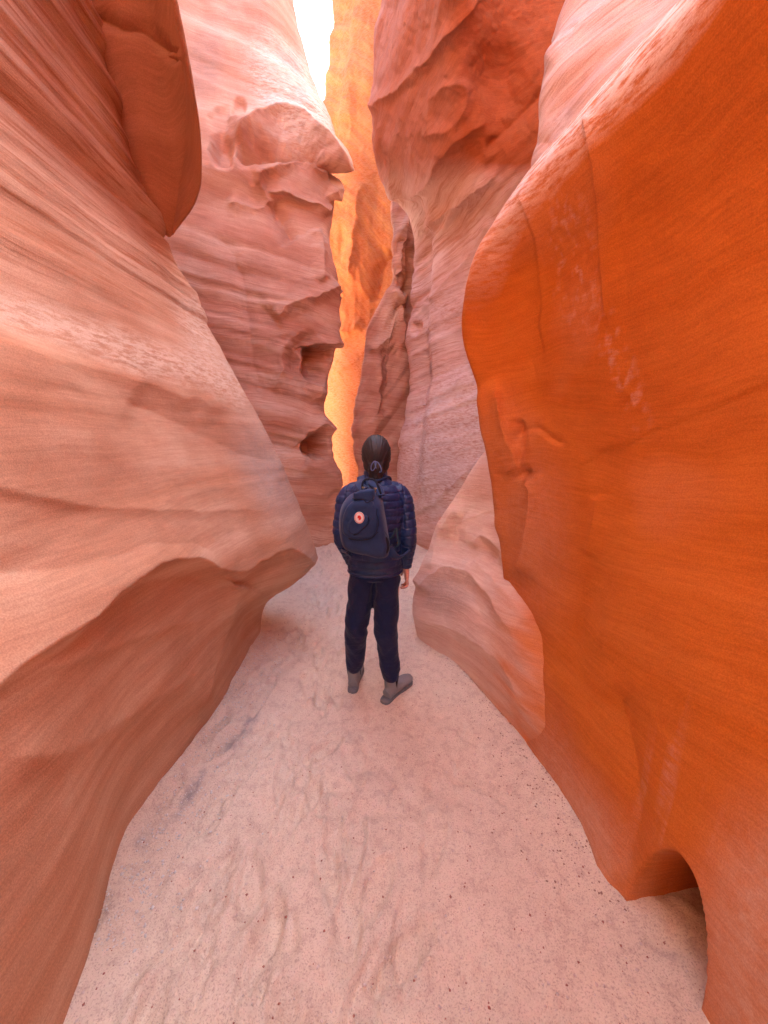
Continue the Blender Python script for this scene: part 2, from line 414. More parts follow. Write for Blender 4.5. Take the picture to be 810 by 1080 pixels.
def mid_sculpt(p, n, qx, qy):
    h = 0
    # overhanging band of broken rock
    h = h + ridge(qx, qy, [(245, 152), (275, 138), (300, 128), (330, 150), (358, 178)], 0.210, 40, 22, ends=(0.1, 0.01))
    h = h + ridge(qx, qy, [(248, 165), (270, 158), (300, 160), (330, 168), (356, 190)], -0.195, 14, 30, ends=(0.1, 0.01))
    h = h + ridge(qx, qy, [(262, 182), (290, 178), (318, 168), (345, 185), (354, 210)], 0.105, 16, 14, ends=(0.1, 0.01))
    h = h + ridge(qx, qy, [(283, 200), (300, 202), (315, 208), (345, 228)], 0.105, 20, 14)
    h = h + ridge(qx, qy, [(288, 212), (300, 235), (310, 255)], -0.120, 16, 20)
    h = h + ridge(qx, qy, [(266, 180), (282, 205), (280, 222), (255, 220), (238, 205)], 0.075, 14, 18)
    # pothole and chute on the left of the band
    h = h - 0.16 * blob(qx, qy, 234, 158, 15, 24, -12, 0.35)
    h = h - 0.06 * blob(qx, qy, 251, 116, 10, 17, 0, 0.5) - 0.04 * blob(qx, qy, 232, 128, 14, 22, 20, 0.4)
    # scallops and holes down the right-hand edge
    h = h + ridge(qx, qy, [(288, 338), (310, 322), (330, 315), (352, 305)], 0.135, 40, 14, ends=(0.1, 0.0))
    h = h + ridge(qx, qy, [(300, 352), (305, 385), (325, 400)], -0.075, 24, 20)
    h = h + ridge(qx, qy, [(285, 415), (298, 385), (302, 365), (318, 378), (332, 400), (335, 425)], 0.120, 20, 30, ends=(0.2, 0.1))
    edge = np.interp(qy, sorted(Mrows), [m for _, m in sorted(zip(Mrows, Msil))])
    keep = 1 - sstep(edge - 11, edge - 3, qx)
    h = h - keep * (0.22 * blob(qx, qy, 318, 372, 20, 30, 35, 0.2) + 0.45 * blob(qx, qy, 337, 384, 18, 24, 20, 0.5) + 0.42 * blob(qx, qy, 336, 470, 18, 18, -10, 0.5))
    h = h + ridge(qx, qy, [(325, 366), (338, 362), (356, 362)], 0.120, 18, 6, ends=None)
    h = h + ridge(qx, qy, [(322, 462), (336, 450), (350, 455)], 0.105, 20, 6, ends=None)
    h = h + ridge(qx, qy, [(318, 488), (340, 496), (354, 520)], 0.090, 30, 30)
    h = h + ridge(qx, qy, [(230, 240), (255, 290), (262, 350), (275, 420)], -0.060, 26, 26)
    h = h + ridge(qx, qy, [(330, 240), (338, 270), (334, 300)], 0.105, 14, 18)
    up_ = sstep(3.55, 3.9, p[..., 2])
    br = 0.5 + 0.5 * fbm(p[..., 0] * 2, p[..., 1] * 2, p[..., 2] * 2.5, 4, 5)
    pale = 1.3 * blob(qx, qy, 305, 100, 46, 95, -30, 0.3) * (0.5 + 0.9 * br)
    grey = 0.65 * blob(qx, qy, 305, 75, 24, 70, -22, 0.1) * sstep(0.45, 0.65, br) + 0.35 * blob(qx, qy, 215, 70, 30, 60, 15, 0.3)
    pale = pale + 0.5 * blob(qx, qy, 300, 480, 26, 30, 0)
    return h, 1.0 - 0.5 * up_, {"pale": np.clip(pale, 0, 1), "grey": np.clip(grey, 0, 1)}
wall("canyon_wall", Mr, 760, 900, ROSE, "rose rock wall behind the left one, with a jagged broken band near its top", dip=(0.22, 0.0), amps=(0.035, 0.028, 0.012), scales=(0.42, 0.15, 0.06), seed=23, sculpt=mid_sculpt, flip=False, rough=0.05)

# --- glowing wall at the end of the slot ------------------------------------
Frows = [500, 440, 380, 320, 260, 200, 160, 115, 60, 0, -90]
Fsil = [335, 330, 330, 330, 332, 335, 339, 343, 350, 356, 364]
def frail(px, Y, k=0.0):
    c = [G(px[0], Y, -0.3), G(px[0], Y, 0.2)]
    for i, r in enumerate(Frows): c.append(P(px[i], r, Y + k * i))
    t = c[-1]
    c.append(W(t[0] + .3, t[1] + 0.1, 15)); c.append(W(t[0] + 3, t[1] + 1, 16))
    return c
Fr = []
bk = frail(Fsil, 9.0, 0.02)
Fr.append([q + np.array([2.5, 4.0, 0]) for q in bk])
Fr.append([q + np.array([0.25, 0.9, 0]) for q in bk])
Fr.append(bk)
Fr.append(frail([s + 16 for s in Fsil], 8.55, 0.02))
Fr.append(frail([s * 0.4 + 0.6 * 388 for s in Fsil], 8.2, 0.02))
Fr.append(frail([405] * 11, 7.9, 0.02))
Fr.append(frail([440] * 11, 7.4, 0.02))
Fr.append(frail([560] * 11, 6.9, 0.02))
def far_sculpt(p, n, qx, qy):
    x, y, z = p[..., 0], p[..., 1], p[..., 2]
    h = 0.10 * fbm(x * 2.2, y * 2.2, z * 0.5, 4, 3) + 0.05 * (1 - np.abs(fbm(x * 4, y * 4, z * 1.4 + x * 2, 4, 8))) + 0.04 * np.abs(fbm(x * 3, y * 3, z * 3, 4, 13))
    h = h + ridge(qx, qy, [(345, 395), (365, 388), (385, 370), (405, 345), (415, 335)], 0.22, 30, 14, ends=None)
    h = h + ridge(qx, qy, [(350, 350), (368, 352), (385, 340)], 0.1, 20, 10)
    h = h + ridge(qx, qy, [(392, 320), (398, 290), (412, 262)], -0.15, 14, 18)
    h = h + ridge(qx, qy, [(372, 300), (378, 240), (385, 190)], 0.10, 18, 10)
    low = 1 - sstep(3.2, 3.6, z)
    return h * (1 - 0.8 * low), 0.7 * (1 - 0.75 * low), {"pale": 0.4 + 0.6 * low, "grey": 0 * qx}
wall("canyon_wall", Fr, 420, 700, AMBER, "sunlit amber rock wall glowing at the far end of the slot", dip=(1.2, 0.2), amps=(0.05, 0.03, 0.015), scales=(0.5, 0.18, 0.08), seed=37, sculpt=far_sculpt, flip=False)

# --- fin of rock inside the bend --------------------------------------------
Grows = [560, 500, 470, 440, 400, 365, 340, 315, 295, 260, 215, 150, 60, -60]
Gsil = [376, 377, 376, 377, 382, 383, 390, 403, 414, 415, 417, 420, 425, 430]
def grail(px, Y):
    c = [G(px[0], Y, -0.3)]
    for i, r in enumerate(Grows): c.append(P(px[i], r, Y))
    t = c[-1]
    c.append(W(t[0] + .5, t[1], 12)); c.append(W(t[0] + 3, t[1] + .3, 13))
    return c
g0 = grail(Gsil, 6.35)
Gr = [[q + np.array([1.5, 1.2, 0]) for q in g0], [q + np.array([0.15, 0.5, 0]) for q in g0], g0,
      grail([s + 14 for s in Gsil], 6.30), grail([s * .5 + .5 * 436 for s in Gsil], 6.42), grail([446] * 14, 6.5), grail([490] * 14, 6.2)]
def fin_sculpt(p, n, qx, qy):
    h = ridge(qx, qy, [(386, 372), (400, 365), (412, 345), (420, 300)], 0.10, 18, 14)
    h = h + ridge(qx, qy, [(424, 250), (426, 290), (430, 330)], -0.18, 12, 12)
    h = h + ridge(qx, qy, [(420, 300), (424, 340), (428, 372)], 0.14, 8, 10)
    h = h + ridge(qx, qy, [(376, 462), (392, 440), (400, 400), (396, 372)], 0.08, 14, 22)
    h = h + ridge(qx, qy, [(412, 365), (408, 400), (404, 440)], -0.12, 16, 14)
    return h, 1.0, {"pale": 0.8 * blob(qx, qy, 414, 335, 16, 45, 20, 0.2), "grey": 0 * qx}  # pale crest: light on the fin put into the colour
wall("canyon_wall", Gr, 380, 560, ROSE, "narrow fin of fluted rock just above and behind the hiker's head", dip=(-1.3, 0.1), amps=(0.05, 0.03, 0.012), scales=(0.45, 0.16, 0.07), seed=41, sculpt=fin_sculpt, flip=False)

# --- right wall farther on ----------------------------------------------------
Rrows = [560, 500, 450, 400, 350, 325, 290, 250, 218, 200, 160, 100, 40, 0, -100]
Rsil = [417, 419, 426, 431, 429, 434, 437, 437, 424, 410, 394, 394, 397, 404, 408]
def rrail(px, Y, dY=None):
    k_ = 1.0 if Y > 4.6 else (0.55 if Y > 4.2 else 0.15)
    c = [G(px[0], Y, -0.3), G(px[0], Y, 0.05)]
    for i, r in enumerate(Rrows[1:]): c.append(P(px[i + 1], r, Y + (dY[i + 1] * k_ if dY else 0)))
    t = c[-1]
    c.append(W(t[0] + .3, t[1] + 0.1, 7.0)); c.append(W(t[0] + 1.2, t[1] + 0.3, 7.3)); c.append(W(9, t[1] + .5, 7.6))
    return c
lean2 = [0, 0, 0.05, 0.1, .15, .15, .15, .05, -.15, -.3, -.6, -.95, -1.2, -1.4, -1.8]
r0 = rrail(Rsil, 5.9, lean2)
Rr = [[q + np.array([3.0, 2.0, 0]) for q in r0], [q + np.array([0.35, 0.5, 0]) for q in r0], r0,
      rrail([s + 22 for s in Rsil], 5.45, lean2),
      rrail([s * .5 + .5 * 480 for s in Rsil], 5.2, lean2),
      rrail([480, 482, 485, 488, 490, 490, 490, 490, 488, 485, 480, 480, 480, 480, 480], 4.85, lean2),
      rrail([530] * 5 + [535] * 10, 4.4, lean2),
      rrail([600] * 15, 3.9, lean2),
      rrail([760] * 15, 3.3, lean2),
      [W(9, q[1] - 2.2, q[2]) for q in r0]]
def right_mid_sculpt(p, n, qx, qy):
    x, y, z = p[..., 0], p[..., 1], p[..., 2]
    top = sstep(0, 40, 205 - qy - 0.1 * (qx - 400))
    h = 0.035 * top * fbm(x * 5, y * 5, z * 5, 5, 3, 0.62)
    h = h + ridge(qx, qy, [(398, 205), (412, 205), (428, 206), (442, 202), (452, 188), (480, 150), (530, 120)], 0.06, 40, 12, ends=(0.02, 0.3))
    h = h + ridge(qx, qy, [(395, 112), (430, 85), (462, 50), (500, 0)], 0.05, 16, 10, ends=None)
    h = h + ridge(qx, qy, [(450, 140), (455, 105), (475, 88), (492, 95), (488, 120), (470, 138), (452, 142)], 0.025, 10, 14, ends=None)
    h = h + ridge(qx, qy, [(510, 160), (540, 130), (575, 90)], -0.05, 14, 20)
    h = h - 0.10 * blob(qx, qy, 530, 90, 50, 60, 0, 0.1)
    h = h + ridge(qx, qy, [(436, 330), (470, 300), (505, 260), (520, 225)], 0.06, 30, 30)
    h = h + ridge(qx, qy, [(436, 250), (480, 215), (530, 180)], 0.05, 24, 14)
    h = h + ridge(qx, qy, [(420, 480), (455, 430), (500, 395)], 0.04, 30, 30)
    h = h + ridge(qx, qy, [(430, 545), (470, 520), (510, 480)], 0.03, 16, 8)
    h = h - 0.10 * blob(qx, qy, 440, 345, 7, 10, 20, 0.3)
    pale = 1.1 * blob(qx, qy, 475, 470, 75, 130, 20, 0.3) + 0.5 * blob(qx, qy, 470, 330, 30, 80, 45)
    grey = 0.20 * top + 0.25 * blob(qx, qy, 465, 500, 50, 60, 20)
    grey = 0.25 * blob(qx, qy, 465, 500, 50, 60, 20)
    brow = top * (0.6 + 0.4 * sstep(440, 540, qx)) + 0.5 * blob(qx, qy, 540, 150, 60, 60, 0, 0.2)
    return h, (1 - 0.5 * top), {"pale": np.clip(pale, 0, 1), "grey": np.clip(grey, 0, 1), "tint": np.clip(brow * 1.15, 0, 1)}
wall("canyon_wall", Rr, 760, 860, MAUVE, "pale streaked rock wall to the right of the hiker, with a rough red brow above", dip=(-0.25, 0.12), amps=(0.020, 0.013, 0.007), scales=(0.36, 0.14, 0.055), seed=53, sculpt=right_mid_sculpt, flip=False)

# --- right near wall: an overhanging bulge with a lip at about 2.7 m ----------
def rn(Y, xs, lip, lx, ys=None, added_roof=False):
    zs = [-0.3, 0.0, 0.4, 0.9, 1.4, 1.85, min(2.3, lip - .28)]
    c = [W(x, Y if ys is None else ys[i], z) for i, (x, z) in enumerate(zip(xs, zs))]
    Yl = Y if ys is None else ys[-1]
    c += [W(lx - 0.015, Yl, lip - 0.09), W(lx + 0.05, Yl + 0.01, lip + 0.05), W(lx + 0.13, Yl + 0.03, lip + 0.12), W(lx + 0.5, Yl + 0.10, lip + 0.32), W(lx + 1.0, Yl + 0.15, lip + 0.5), W(lx + 3, Yl + .2, lip + 0.7)]
    if added_roof:
        c[-6:] = [W(lx - .05, Yl, lip), W(lx - 0.3, Yl, lip + .45), W(lx - 0.8, Yl, lip + 1.0), W(-.25, Yl, lip + 1.6), W(.3, Yl, lip + 2.4), W(4, Yl, lip + 2.8)]  # unseen cover behind the camera, added to hold back sky light
    return c
Nr = [
    rn(-9.0, [1.0, 1.0, 1.0, 1.0, 1.0, .95, .9], 2.75, .80, added_roof=True),
    rn(-2.2, [.85, .85, .9, .95, .95, .9, .85], 2.78, .74, added_roof=True),
    rn(-0.8, [.90, .90, 1.0, 1.03, 1.02, .95, .88], 2.78, .72),
    rn(0.40, [.92, .92, .95, 1.0, 1.02, .97, .88], 2.75, .78),
    rn(0.80, [.93, .93, .92, .97, 1.0, .97, .90], 2.74, .80),
    rn(1.08, [.86, .86, .88, .94, .98, .95, .88], 2.73, .77),
    rn(1.44, [.81, .81, .84, .90, .93, .90, .82], 2.73, .70),
    rn(1.70, [.755, .755, .80, .86, .88, .84, .76], 2.70, .625),
    rn(1.92, [.77, .77, .80, .82, .82, .77, .66], 2.64, .530, [1.92, 1.92, 1.95, 1.98, 2.0, 2.0, 1.97, 1.92]),
    rn(2.10, [.84, .82, .80, .77, .73, .66, .53], 2.52, .455, [2.1, 2.1, 2.15, 2.2, 2.18, 2.15, 2.12, 2.05]),
    rn(2.22, [.90, .88, .80, .74, .66, .55, .435], 2.40, .44, [2.22, 2.22, 2.25, 2.28, 2.28, 2.25, 2.22, 2.18]),
    rn(2.40, [1.0, 1.0, .9, .82, .76, .68, .56], 2.42, .55),
    rn(2.70, [1.3, 1.3, 1.3, 1.3, 1.3, 1.2, 1.1], 2.45, 1.0),
    rn(2.90, [4, 4, 4, 4, 4, 4, 4], 2.5, 4),
]
def right_near_sculpt(p, n, qx, qy):
    x, y, z = p[..., 0], p[..., 1], p[..., 2]
    vis = sstep(0.2, 0.5, y)
    h = 0
    # niche at the foot of the wall
    a = np.hypot((y - 0.905) / 0.125, np.maximum(z - 0.02, 0) / 0.37)
    h = h - 0.42 * (1 - sstep(0.62, 1.02, a)) * (z < 0.5)
    h = h + 0.03 * np.exp(-((y - 1.13) / .09) ** 2 - (z / .16) ** 2)
    # plate edges and long cracks
    h = h + ridge(qx, qy, [(616, 122), (626, 170), (632, 215), (630, 270), (634, 320), (640, 350)], 0.012, 26, 3, ends=(0.02, 0.2), power=1.5)
    h = h + ridge(qx, qy, [(550, 205), (566, 250), (570, 300), (572, 350), (578, 400)], 0.009, 22, 3, ends=(0.05, 0.3), power=1.5)
    h = h + ridge(qx, qy, [(520, 395), (535, 440), (548, 485), (556, 500)], 0.06, 14, 30, ends=(0.2, 0.1))
    h = h + ridge(qx, qy, [(545, 460), (562, 452), (572, 452), (590, 466), (606, 472)], -0.016, 10, 5, ends=(0.05, 0.3))
    h = h + ridge(qx, qy, [(552, 440), (548, 462), (552, 490), (562, 505)], -0.05, 12, 16)
    h = h + ridge(qx, qy, [(560, 500), (568, 520), (562, 560), (556, 590), (545, 605)], 0.055, 30, 8, ends=(0.1, 0.1))
    h = h + ridge(qx, qy, [(630, 520), (628, 555), (618, 585)], 0.012, 40, 16)
    h = h + ridge(qx, qy, [(580, 505), (660, 465), (740, 430), (830, 395)], 0.0035, 40, 3, ends=(0.2, 0.0), power=1)
    h = h + ridge(qx, qy, [(650, 720), (665, 800), (668, 870), (648, 925)], -0.03, 50, 50)
    h = h - 0.04 * blob(qx, qy, 600, 640, 60, 90, 20, 0.0) + 0.03 * blob(qx, qy, 720, 700, 120, 160)
    h = h + ridge(qx, qy, [(508, 405), (514, 440), (512, 480), (520, 530), (534, 575)], 0.02, 14, 18)
    pl = fbm(x * 9, y * 9, z * 9, 4, 4)
    chip = blob(qx, qy, 600, 260, 34, 120, -6, 0.3) + blob(qx, qy, 655, 385, 22, 95, -22, 0.2)
    h = h + 0.006 * np.clip(chip, 0, 1) * fbm(x * 30, y * 30, z * 30, 4, 6)
    strk = sstep(0.1, 0.5, fbm(y * 26, x * 3, z * 1.2, 3, 15)) * (blob(qx, qy, 710, 830, 70, 160) + blob(qx, qy, 780, 980, 60, 140))
    lit_rim = ridge(qx, qy, [(730, -20), (690, 40), (640, 90), (590, 140), (545, 190), (510, 245), (496, 290)], 1, 40, 6, ends=None, power=0.8)
    lit_rim = (1.2 * lit_rim + 1.2 * sstep(2.66, 2.71, z)) * (1 - 0.8 * sstep(1.85, 2.1, y))  # sky light along the lip painted as a pale edge
    pale = np.clip(0.25 * chip * sstep(-0.05, 0.35, fbm(x * 40, y * 40, z * 25, 4, 10)) + 0.22 * strk + lit_rim, 0, 1)
    return h * vis, 0.35 + 0 * z, {"pale": pale * vis, "grey": np.clip(1.1 * blob(qx, qy, 810, 1010, 110, 230) + 0.9 * blob(qx, qy, 615, 870, 50, 130, -25) + 0.45 * blob(qx, qy, 560, 560, 60, 150, 0) + 0.35 * np.clip(fbm(x * 1.5, y * 1.5, z * 1.5, 3, 66) * 2, 0, 1), 0, 1)}  # grey: pinkish floor light painted low on the wall, plus random patches
wall("canyon_wall", Nr, 900, 760, ORANGE, "smooth burnt orange overhanging rock wall nearest on the right", dip=(0, 0.25), amps=(0.018, 0.008, 0.002), scales=(0.5, 0.18, 0.06), seed=61, sculpt=right_near_sculpt, flip=True, rough=0.03)

# --- setback wall above the right lip ------------------------------------------
def ur(px, Y, rows=(330, 250, 160, 120, 60, 0, -100)):
    c = [P(px[i], r, Y) for i, r in enumerate(rows)]
    t = c[-1]
    return c + [W(t[0] + .5, t[1], 5.2), W(t[0] + 1.2, t[1], 5.6), W(9, t[1], 6.0)]
u0 = ur([572, 568, 565, 568, 577, 600, 650], 2.75)
Ur = [[q + np.array([3, 1.0, 0]) for q in u0], [q + np.array([.25, .35, 0]) for q in u0], u0,
      ur([600, 600, 600, 605, 618, 645, 700], 2.45), ur([650, 650, 655, 665, 690, 720, 780], 2.1), ur([760, 770, 790, 810, 850, 900, 960], 1.6)]
t_ = Ur[-1]
Ur.append([W(q[0] + .1, 0.2, q[2]) for q in t_]); Ur.append([W(q[0] + .2, -3.0, q[2]) for q in t_]); Ur.append([W(q[0], -9.0, q[2]) for q in t_])
def upper_sculpt(p, n, qx, qy):
    h = ridge(qx, qy, [(572, 150), (600, 100), (640, 50), (700, -10)], -0.05, 30, 30, ends=None)
    h = h + ridge(qx, qy, [(578, 60), (600, 30), (640, 0), (680, -30)], 0.04, 20, 20, ends=None)
    return h, 1.0, {"pale": np.clip(0.85 * ridge(qx, qy, [(590, 50), (620, 15), (650, -10)], 1, 18, 18, None) + 0.7 * blob(qx, qy, 590, 130, 30, 30), 0, 1), "grey": 0.3 + 0 * qx}
wall("canyon_wall", Ur, 420, 420, MAUVE, "pale mauve rock face set back above the lip of the right wall", dip=(0.35, 0.30), amps=(0.03, 0.02, 0.009), scales=(0.33, 0.12, 0.05), seed=71, sculpt=upper_sculpt, flip=False)

# --- low apron of rock at the foot of the right wall ----------------------------
def ap(pts):
    return [P(a, b, Y) for a, b, Y in pts]
a0 = [G(440, 2.84, -0.25)] + ap([(440, 668, 2.83), (436, 645, 2.82), (440, 612, 2.84), (455, 575, 2.88), (480, 525, 2.95), (507, 480, 3.05), (545, 440, 3.15), (620, 400, 3.2)])
a1 = [G(480, 2.45, -0.25)] + ap([(480, 702, 2.44), (474, 665, 2.50), (472, 625, 2.60), (482, 590, 2.70), (498, 545, 2.80), (520, 500, 2.88), (560, 455, 3.0), (640, 410, 3.1)])
a2 = [G(530, 1.93, -0.25)] + ap([(530, 758, 1.93), (518, 700, 2.05), (508, 650, 2.25), (515, 600, 2.45), (530, 560, 2.55), (550, 520, 2.65), (590, 470, 2.8), (660, 420, 2.9)])
a3 = [G(575, 1.58, -0.25)] + ap([(575, 822, 1.57), (560, 740, 1.70), (550, 670, 1.9), (550, 615, 2.15), (560, 580, 2.3), (590, 530, 2.4), (620, 480, 2.6), (690, 430, 2.7)])
a4 = [G(640, 1.3, -0.25)] + ap([(640, 900, 1.25), (625, 780, 1.45), (620, 700, 1.65), (625, 630, 1.9), (635, 590, 2.05), (660, 540, 2.2), (690, 490, 2.4), (740, 440, 2.5)])
Ar = [[q + np.array([1.6, 1.0, 0]) for q in a0], [q + np.array([.3, .25, 0]) for q in a0], a0, a1, a2, a3, a4]
def apron_sculpt(p, n, qx, qy):
    h = ridge(qx, qy, [(440, 622), (452, 606), (470, 600), (495, 606), (520, 630), (545, 680)], 0.05, 34, 22, ends=(0.05, 0.3))
    h = h + ridge(qx, qy, [(455, 602), (464, 565), (478, 540), (488, 548)], 0.03, 24, 20)
    h = h + ridge(qx, qy, [(498, 580), (508, 567), (520, 572), (535, 590), (552, 605)], 0.04, 26, 12)
    h = h - 0.035 * blob(qx, qy, 516, 582, 16, 12, 20, 0.2) - 0.03 * blob(qx, qy, 480, 560, 14, 34, 15, 0.1)
    h = h + ridge(qx, qy, [(455, 560), (490, 548), (530, 535)], 0.006, 14, 4)
    h = h + ridge(qx, qy, [(500, 590), (530, 620), (560, 660)], 0.03, 20, 26)
    h = h + ridge(qx, qy, [(440, 655), (480, 665), (530, 700), (560, 760)], 0.012, 14, 14)
    return h, 0.6, {"pale": np.clip(0.6 * blob(qx, qy, 475, 545, 60, 80, 25, 0.1), 0, 1), "grey": np.clip(0.6 * blob(qx, qy, 470, 625, 40, 35, 0, 0.2), 0, 1),
        "tint": sstep(0, 70, qx - 510 - 0.10 * (700 - qy) + 40 * fbm(p[..., 0] * 4, p[..., 1] * 4, p[..., 2] * 16, 4, 3))}
wall("canyon_wall", Ar, 460, 480, APRON, "low scalloped lobes of pale rock at the foot of the right wall beside the hiker", dip=(0.0, 0.12), amps=(0.016, 0.010, 0.005), scales=(0.3, 0.12, 0.045), seed=83, sculpt=apron_sculpt, flip=False)

# ------------------------------------------------------------------ sandy floor
def floor_z(x, y):
    z = 0.030 * fbm(x * 1.1, y * 1.1, 0 * x, 3, 2) + 0.016 * fbm(x * 5, y * 5, 0 * x, 4, 7)
    for pl_, s_ in (([(-.93, .8), (-1.09, 1.27), (-1.03, 1.7), (-1.04, 2.3), (-1.04, 2.88), (-1.3, 3.2)], 1), ([(.93, .2), (1.25, .80), (1.25, .92), (.87, 1.06), (.81, 1.44), (.755, 1.7), (.70, 1.93), (.516, 2.45), (.28, 2.84)], 1)):
        d_, _, _ = poly_dist(x, y, pl_)
        z = z + 0.030 * np.exp(-d_ / 0.07)
    w_ = np.maximum(np.exp(-((x + .196) ** 2 + (y - 2.30) ** 2) / .02), np.exp(-((x - .09) ** 2 + (y - 2.17) ** 2) / .02))
    if np.size(x) > 4:
        pr = np.random.RandomState(12)
        for i in range(150):
            cy = 0.6 + 5.0 * pr.rand() ** 1.3; cx = -0.30 - 0.10 * cy + pr.randn() * (0.34 if cy < 2 else 0.22); a = pr.randn() * 0.35 + (math.pi if pr.rand() < .3 else 0)
            dx, dy_ = x - cx, y - cy
            k = (np.abs(dx) < .3) & (np.abs(dy_) < .3)
            if not k.any(): continue
            u = dx[k] * math.cos(a) + dy_[k] * math.sin(a); v = -dx[k] * math.sin(a) + dy_[k] * math.cos(a)
            r_ = np.hypot(u / (0.048 + 0.010 * np.sign(v) * np.minimum(np.abs(v) / .1, 1)), v / 0.135)
            dep = 0.010 + 0.010 * pr.rand()
            z[k] += -dep * (1 - sstep(0.75, 1.05, r_)) + dep * 0.5 * np.exp(-((r_ - 1.15) / 0.14) ** 2)
    z = z * (1 - w_) + 0.006 * w_
    foot = (1 - w_) * fbm(x * 9, y * 9, 0 * x, 3, 9)
    z = z - 0.020 * np.clip(foot - 0.10, 0, 1) * 2 + 0.0035 * fbm(x * 45, y * 45, 0 * x, 3, 19)
    return z
def nonuni(a, b, n, c, k):
    t = np.linspace(0, 1, n)
    s = np.sinh(k * (t - c)) 
    s = (s - s[0]) / (s[-1] - s[0])
    return a + (b - a) * s
fx = nonuni(-10, 10, 700, 0.5, 5.5)
fy = nonuni(-10, 16, 900, 0.44, 5.0)
FX, FY = np.meshgrid(fx, fy, indexing='ij')
FZ = floor_z(FX, FY)
m, nt, b = nodes("sand")
tc = N(nt, "ShaderNodeTexCoord").outputs["Object"]
n1, n2, n3 = noise(nt, tc, 3.0, 5, 0.6, 0.2), noise(nt, tc, 17.0, 9, 0.74, 0.15), noise(nt, tc, 190.0, 3, 0.7)
c = mixc(nt, ramp(nt, n1, [(0.35, 0.0), (0.65, 1.0)]), (0.84, 0.74, 0.58), (0.77, 0.66, 0.52))
c = mixc(nt, mathn(nt, 'MULTIPLY', ramp(nt, n2, [(0.50, 0.0), (0.60, 1.0)]), 0.35), c, (0.50, 0.34, 0.28))
c = mixc(nt, mathn(nt, 'MULTIPLY', ramp(nt, n2, [(0.40, 1.0), (0.47, 0.0)]), 0.5), c, (0.84, 0.69, 0.57))
c = mixc(nt, mathn(nt, 'MULTIPLY', ramp(nt, n3, [(0.54, 0.0), (0.62, 1.0)]), 0.5), c, (0.38, 0.24, 0.20))
c = mixc(nt, mathn(nt, 'MULTIPLY', ramp(nt, n3, [(0.36, 1.0), (0.44, 0.0)]), 0.6), c, (0.88, 0.76, 0.66))
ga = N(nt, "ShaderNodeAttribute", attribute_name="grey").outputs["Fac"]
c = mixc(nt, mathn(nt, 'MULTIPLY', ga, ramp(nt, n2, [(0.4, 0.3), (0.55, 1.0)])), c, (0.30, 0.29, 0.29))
nt.links.new(c, b.inputs["Base Color"])
b.inputs["Roughness"].default_value = 0.95
b.inputs["Specular IOR Level"].default_value = 0.15
bp = N(nt, "ShaderNodeBump"); bp.inputs["Strength"].default_value = 0.8; bp.inputs["Distance"].default_value = 1.0
nt.links.new(mathn(nt, 'ADD', mathn(nt, 'MULTIPLY', n2, 0.020), mathn(nt, 'MULTIPLY', n3, 0.0025)), bp.inputs["Height"])
nt.links.new(bp.outputs[0], b.inputs["Normal"])
SAND = m
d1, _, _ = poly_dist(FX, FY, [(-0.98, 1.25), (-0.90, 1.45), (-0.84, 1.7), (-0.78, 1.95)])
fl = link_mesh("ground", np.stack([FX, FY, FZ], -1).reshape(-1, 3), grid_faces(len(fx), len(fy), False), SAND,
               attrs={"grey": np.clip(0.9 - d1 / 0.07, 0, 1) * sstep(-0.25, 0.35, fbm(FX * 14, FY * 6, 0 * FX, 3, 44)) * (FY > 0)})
fl["kind"] = "structure"; fl["label"] = "trampled pink sand floor of the canyon"

# loose grit lying on the sand
def plain(name, col, rough=0.8, spec=0.3, bump=None, bscale=200, sheen=0):
    m, nt, b = nodes(name)
    tc = N(nt, "ShaderNodeTexCoord").outputs["Object"]
    v = noise(nt, tc, bscale * 0.3, 4, 0.6)
    cc = mixc(nt, ramp(nt, v, [(0.3, 0.0), (0.7, 1.0)]), tuple(x * 0.85 for x in col), tuple(min(1, x * 1.15) for x in col))
    nt.links.new(cc, b.inputs["Base Color"])
    b.inputs["Roughness"].default_value = rough
    b.inputs["Specular IOR Level"].default_value = spec
    if sheen:
        b.inputs["Sheen Weight"].default_value = sheen
    if bump:
        bp = N(nt, "ShaderNodeBump"); bp.inputs["Strength"].default_value = 0.7; bp.inputs["Distance"].default_value = bump
        nt.links.new(noise(nt, tc, bscale, 3, 0.6), bp.inputs["Height"]); nt.links.new(bp.outputs[0], b.inputs["Normal"])
    return m
def grit(name, count, size, mat, spots, label, seed):
    r = np.random.RandomState(seed)
    oct_v = np.array([[1, 0, 0], [-1, 0, 0], [0, 1, 0], [0, -1, 0], [0, 0, 1], [0, 0, -1]], float)
    oct_f = np.array([[0, 2, 4], [2, 1, 4], [1, 3, 4], [3, 0, 4], [2, 0, 5], [1, 2, 5], [3, 1, 5], [0, 3, 5]])
    V, F = [], []
    for i in range(count):
        x, y = spots(r)
        s = size * (0.35 + r.rand() ** 3 * 1.6)
        v = oct_v * (s * (0.6 + 0.8 * r.rand(6, 1))) * np.array([1, 1, 0.6])
        a = r.rand() * 6.28
        v = np.stack([v[:, 0] * math.cos(a) - v[:, 1] * math.sin(a), v[:, 0] * math.sin(a) + v[:, 1] * math.cos(a), v[:, 2]], 1)
        z = float(floor_z(np.array([x]), np.array([y]))[0])
        V.append(v + np.array([x, y, z + s * 0.2])); F.append(oct_f + 6 * i)
    o = link_mesh(name, np.concatenate(V), np.concatenate(F), mat, smooth=False)
    o["kind"] = "stuff"; o["label"] = label
    return o
def sp_all(r):
    y = 0.6 + 4.2 * r.rand() ** 1.4
    return (-1.0 + 1.95 * r.rand(), y)
def sp_left(r):
    y = 0.9 + 2.0 * r.rand()
    return (-1.02 + abs(r.randn()) * 0.16, y)
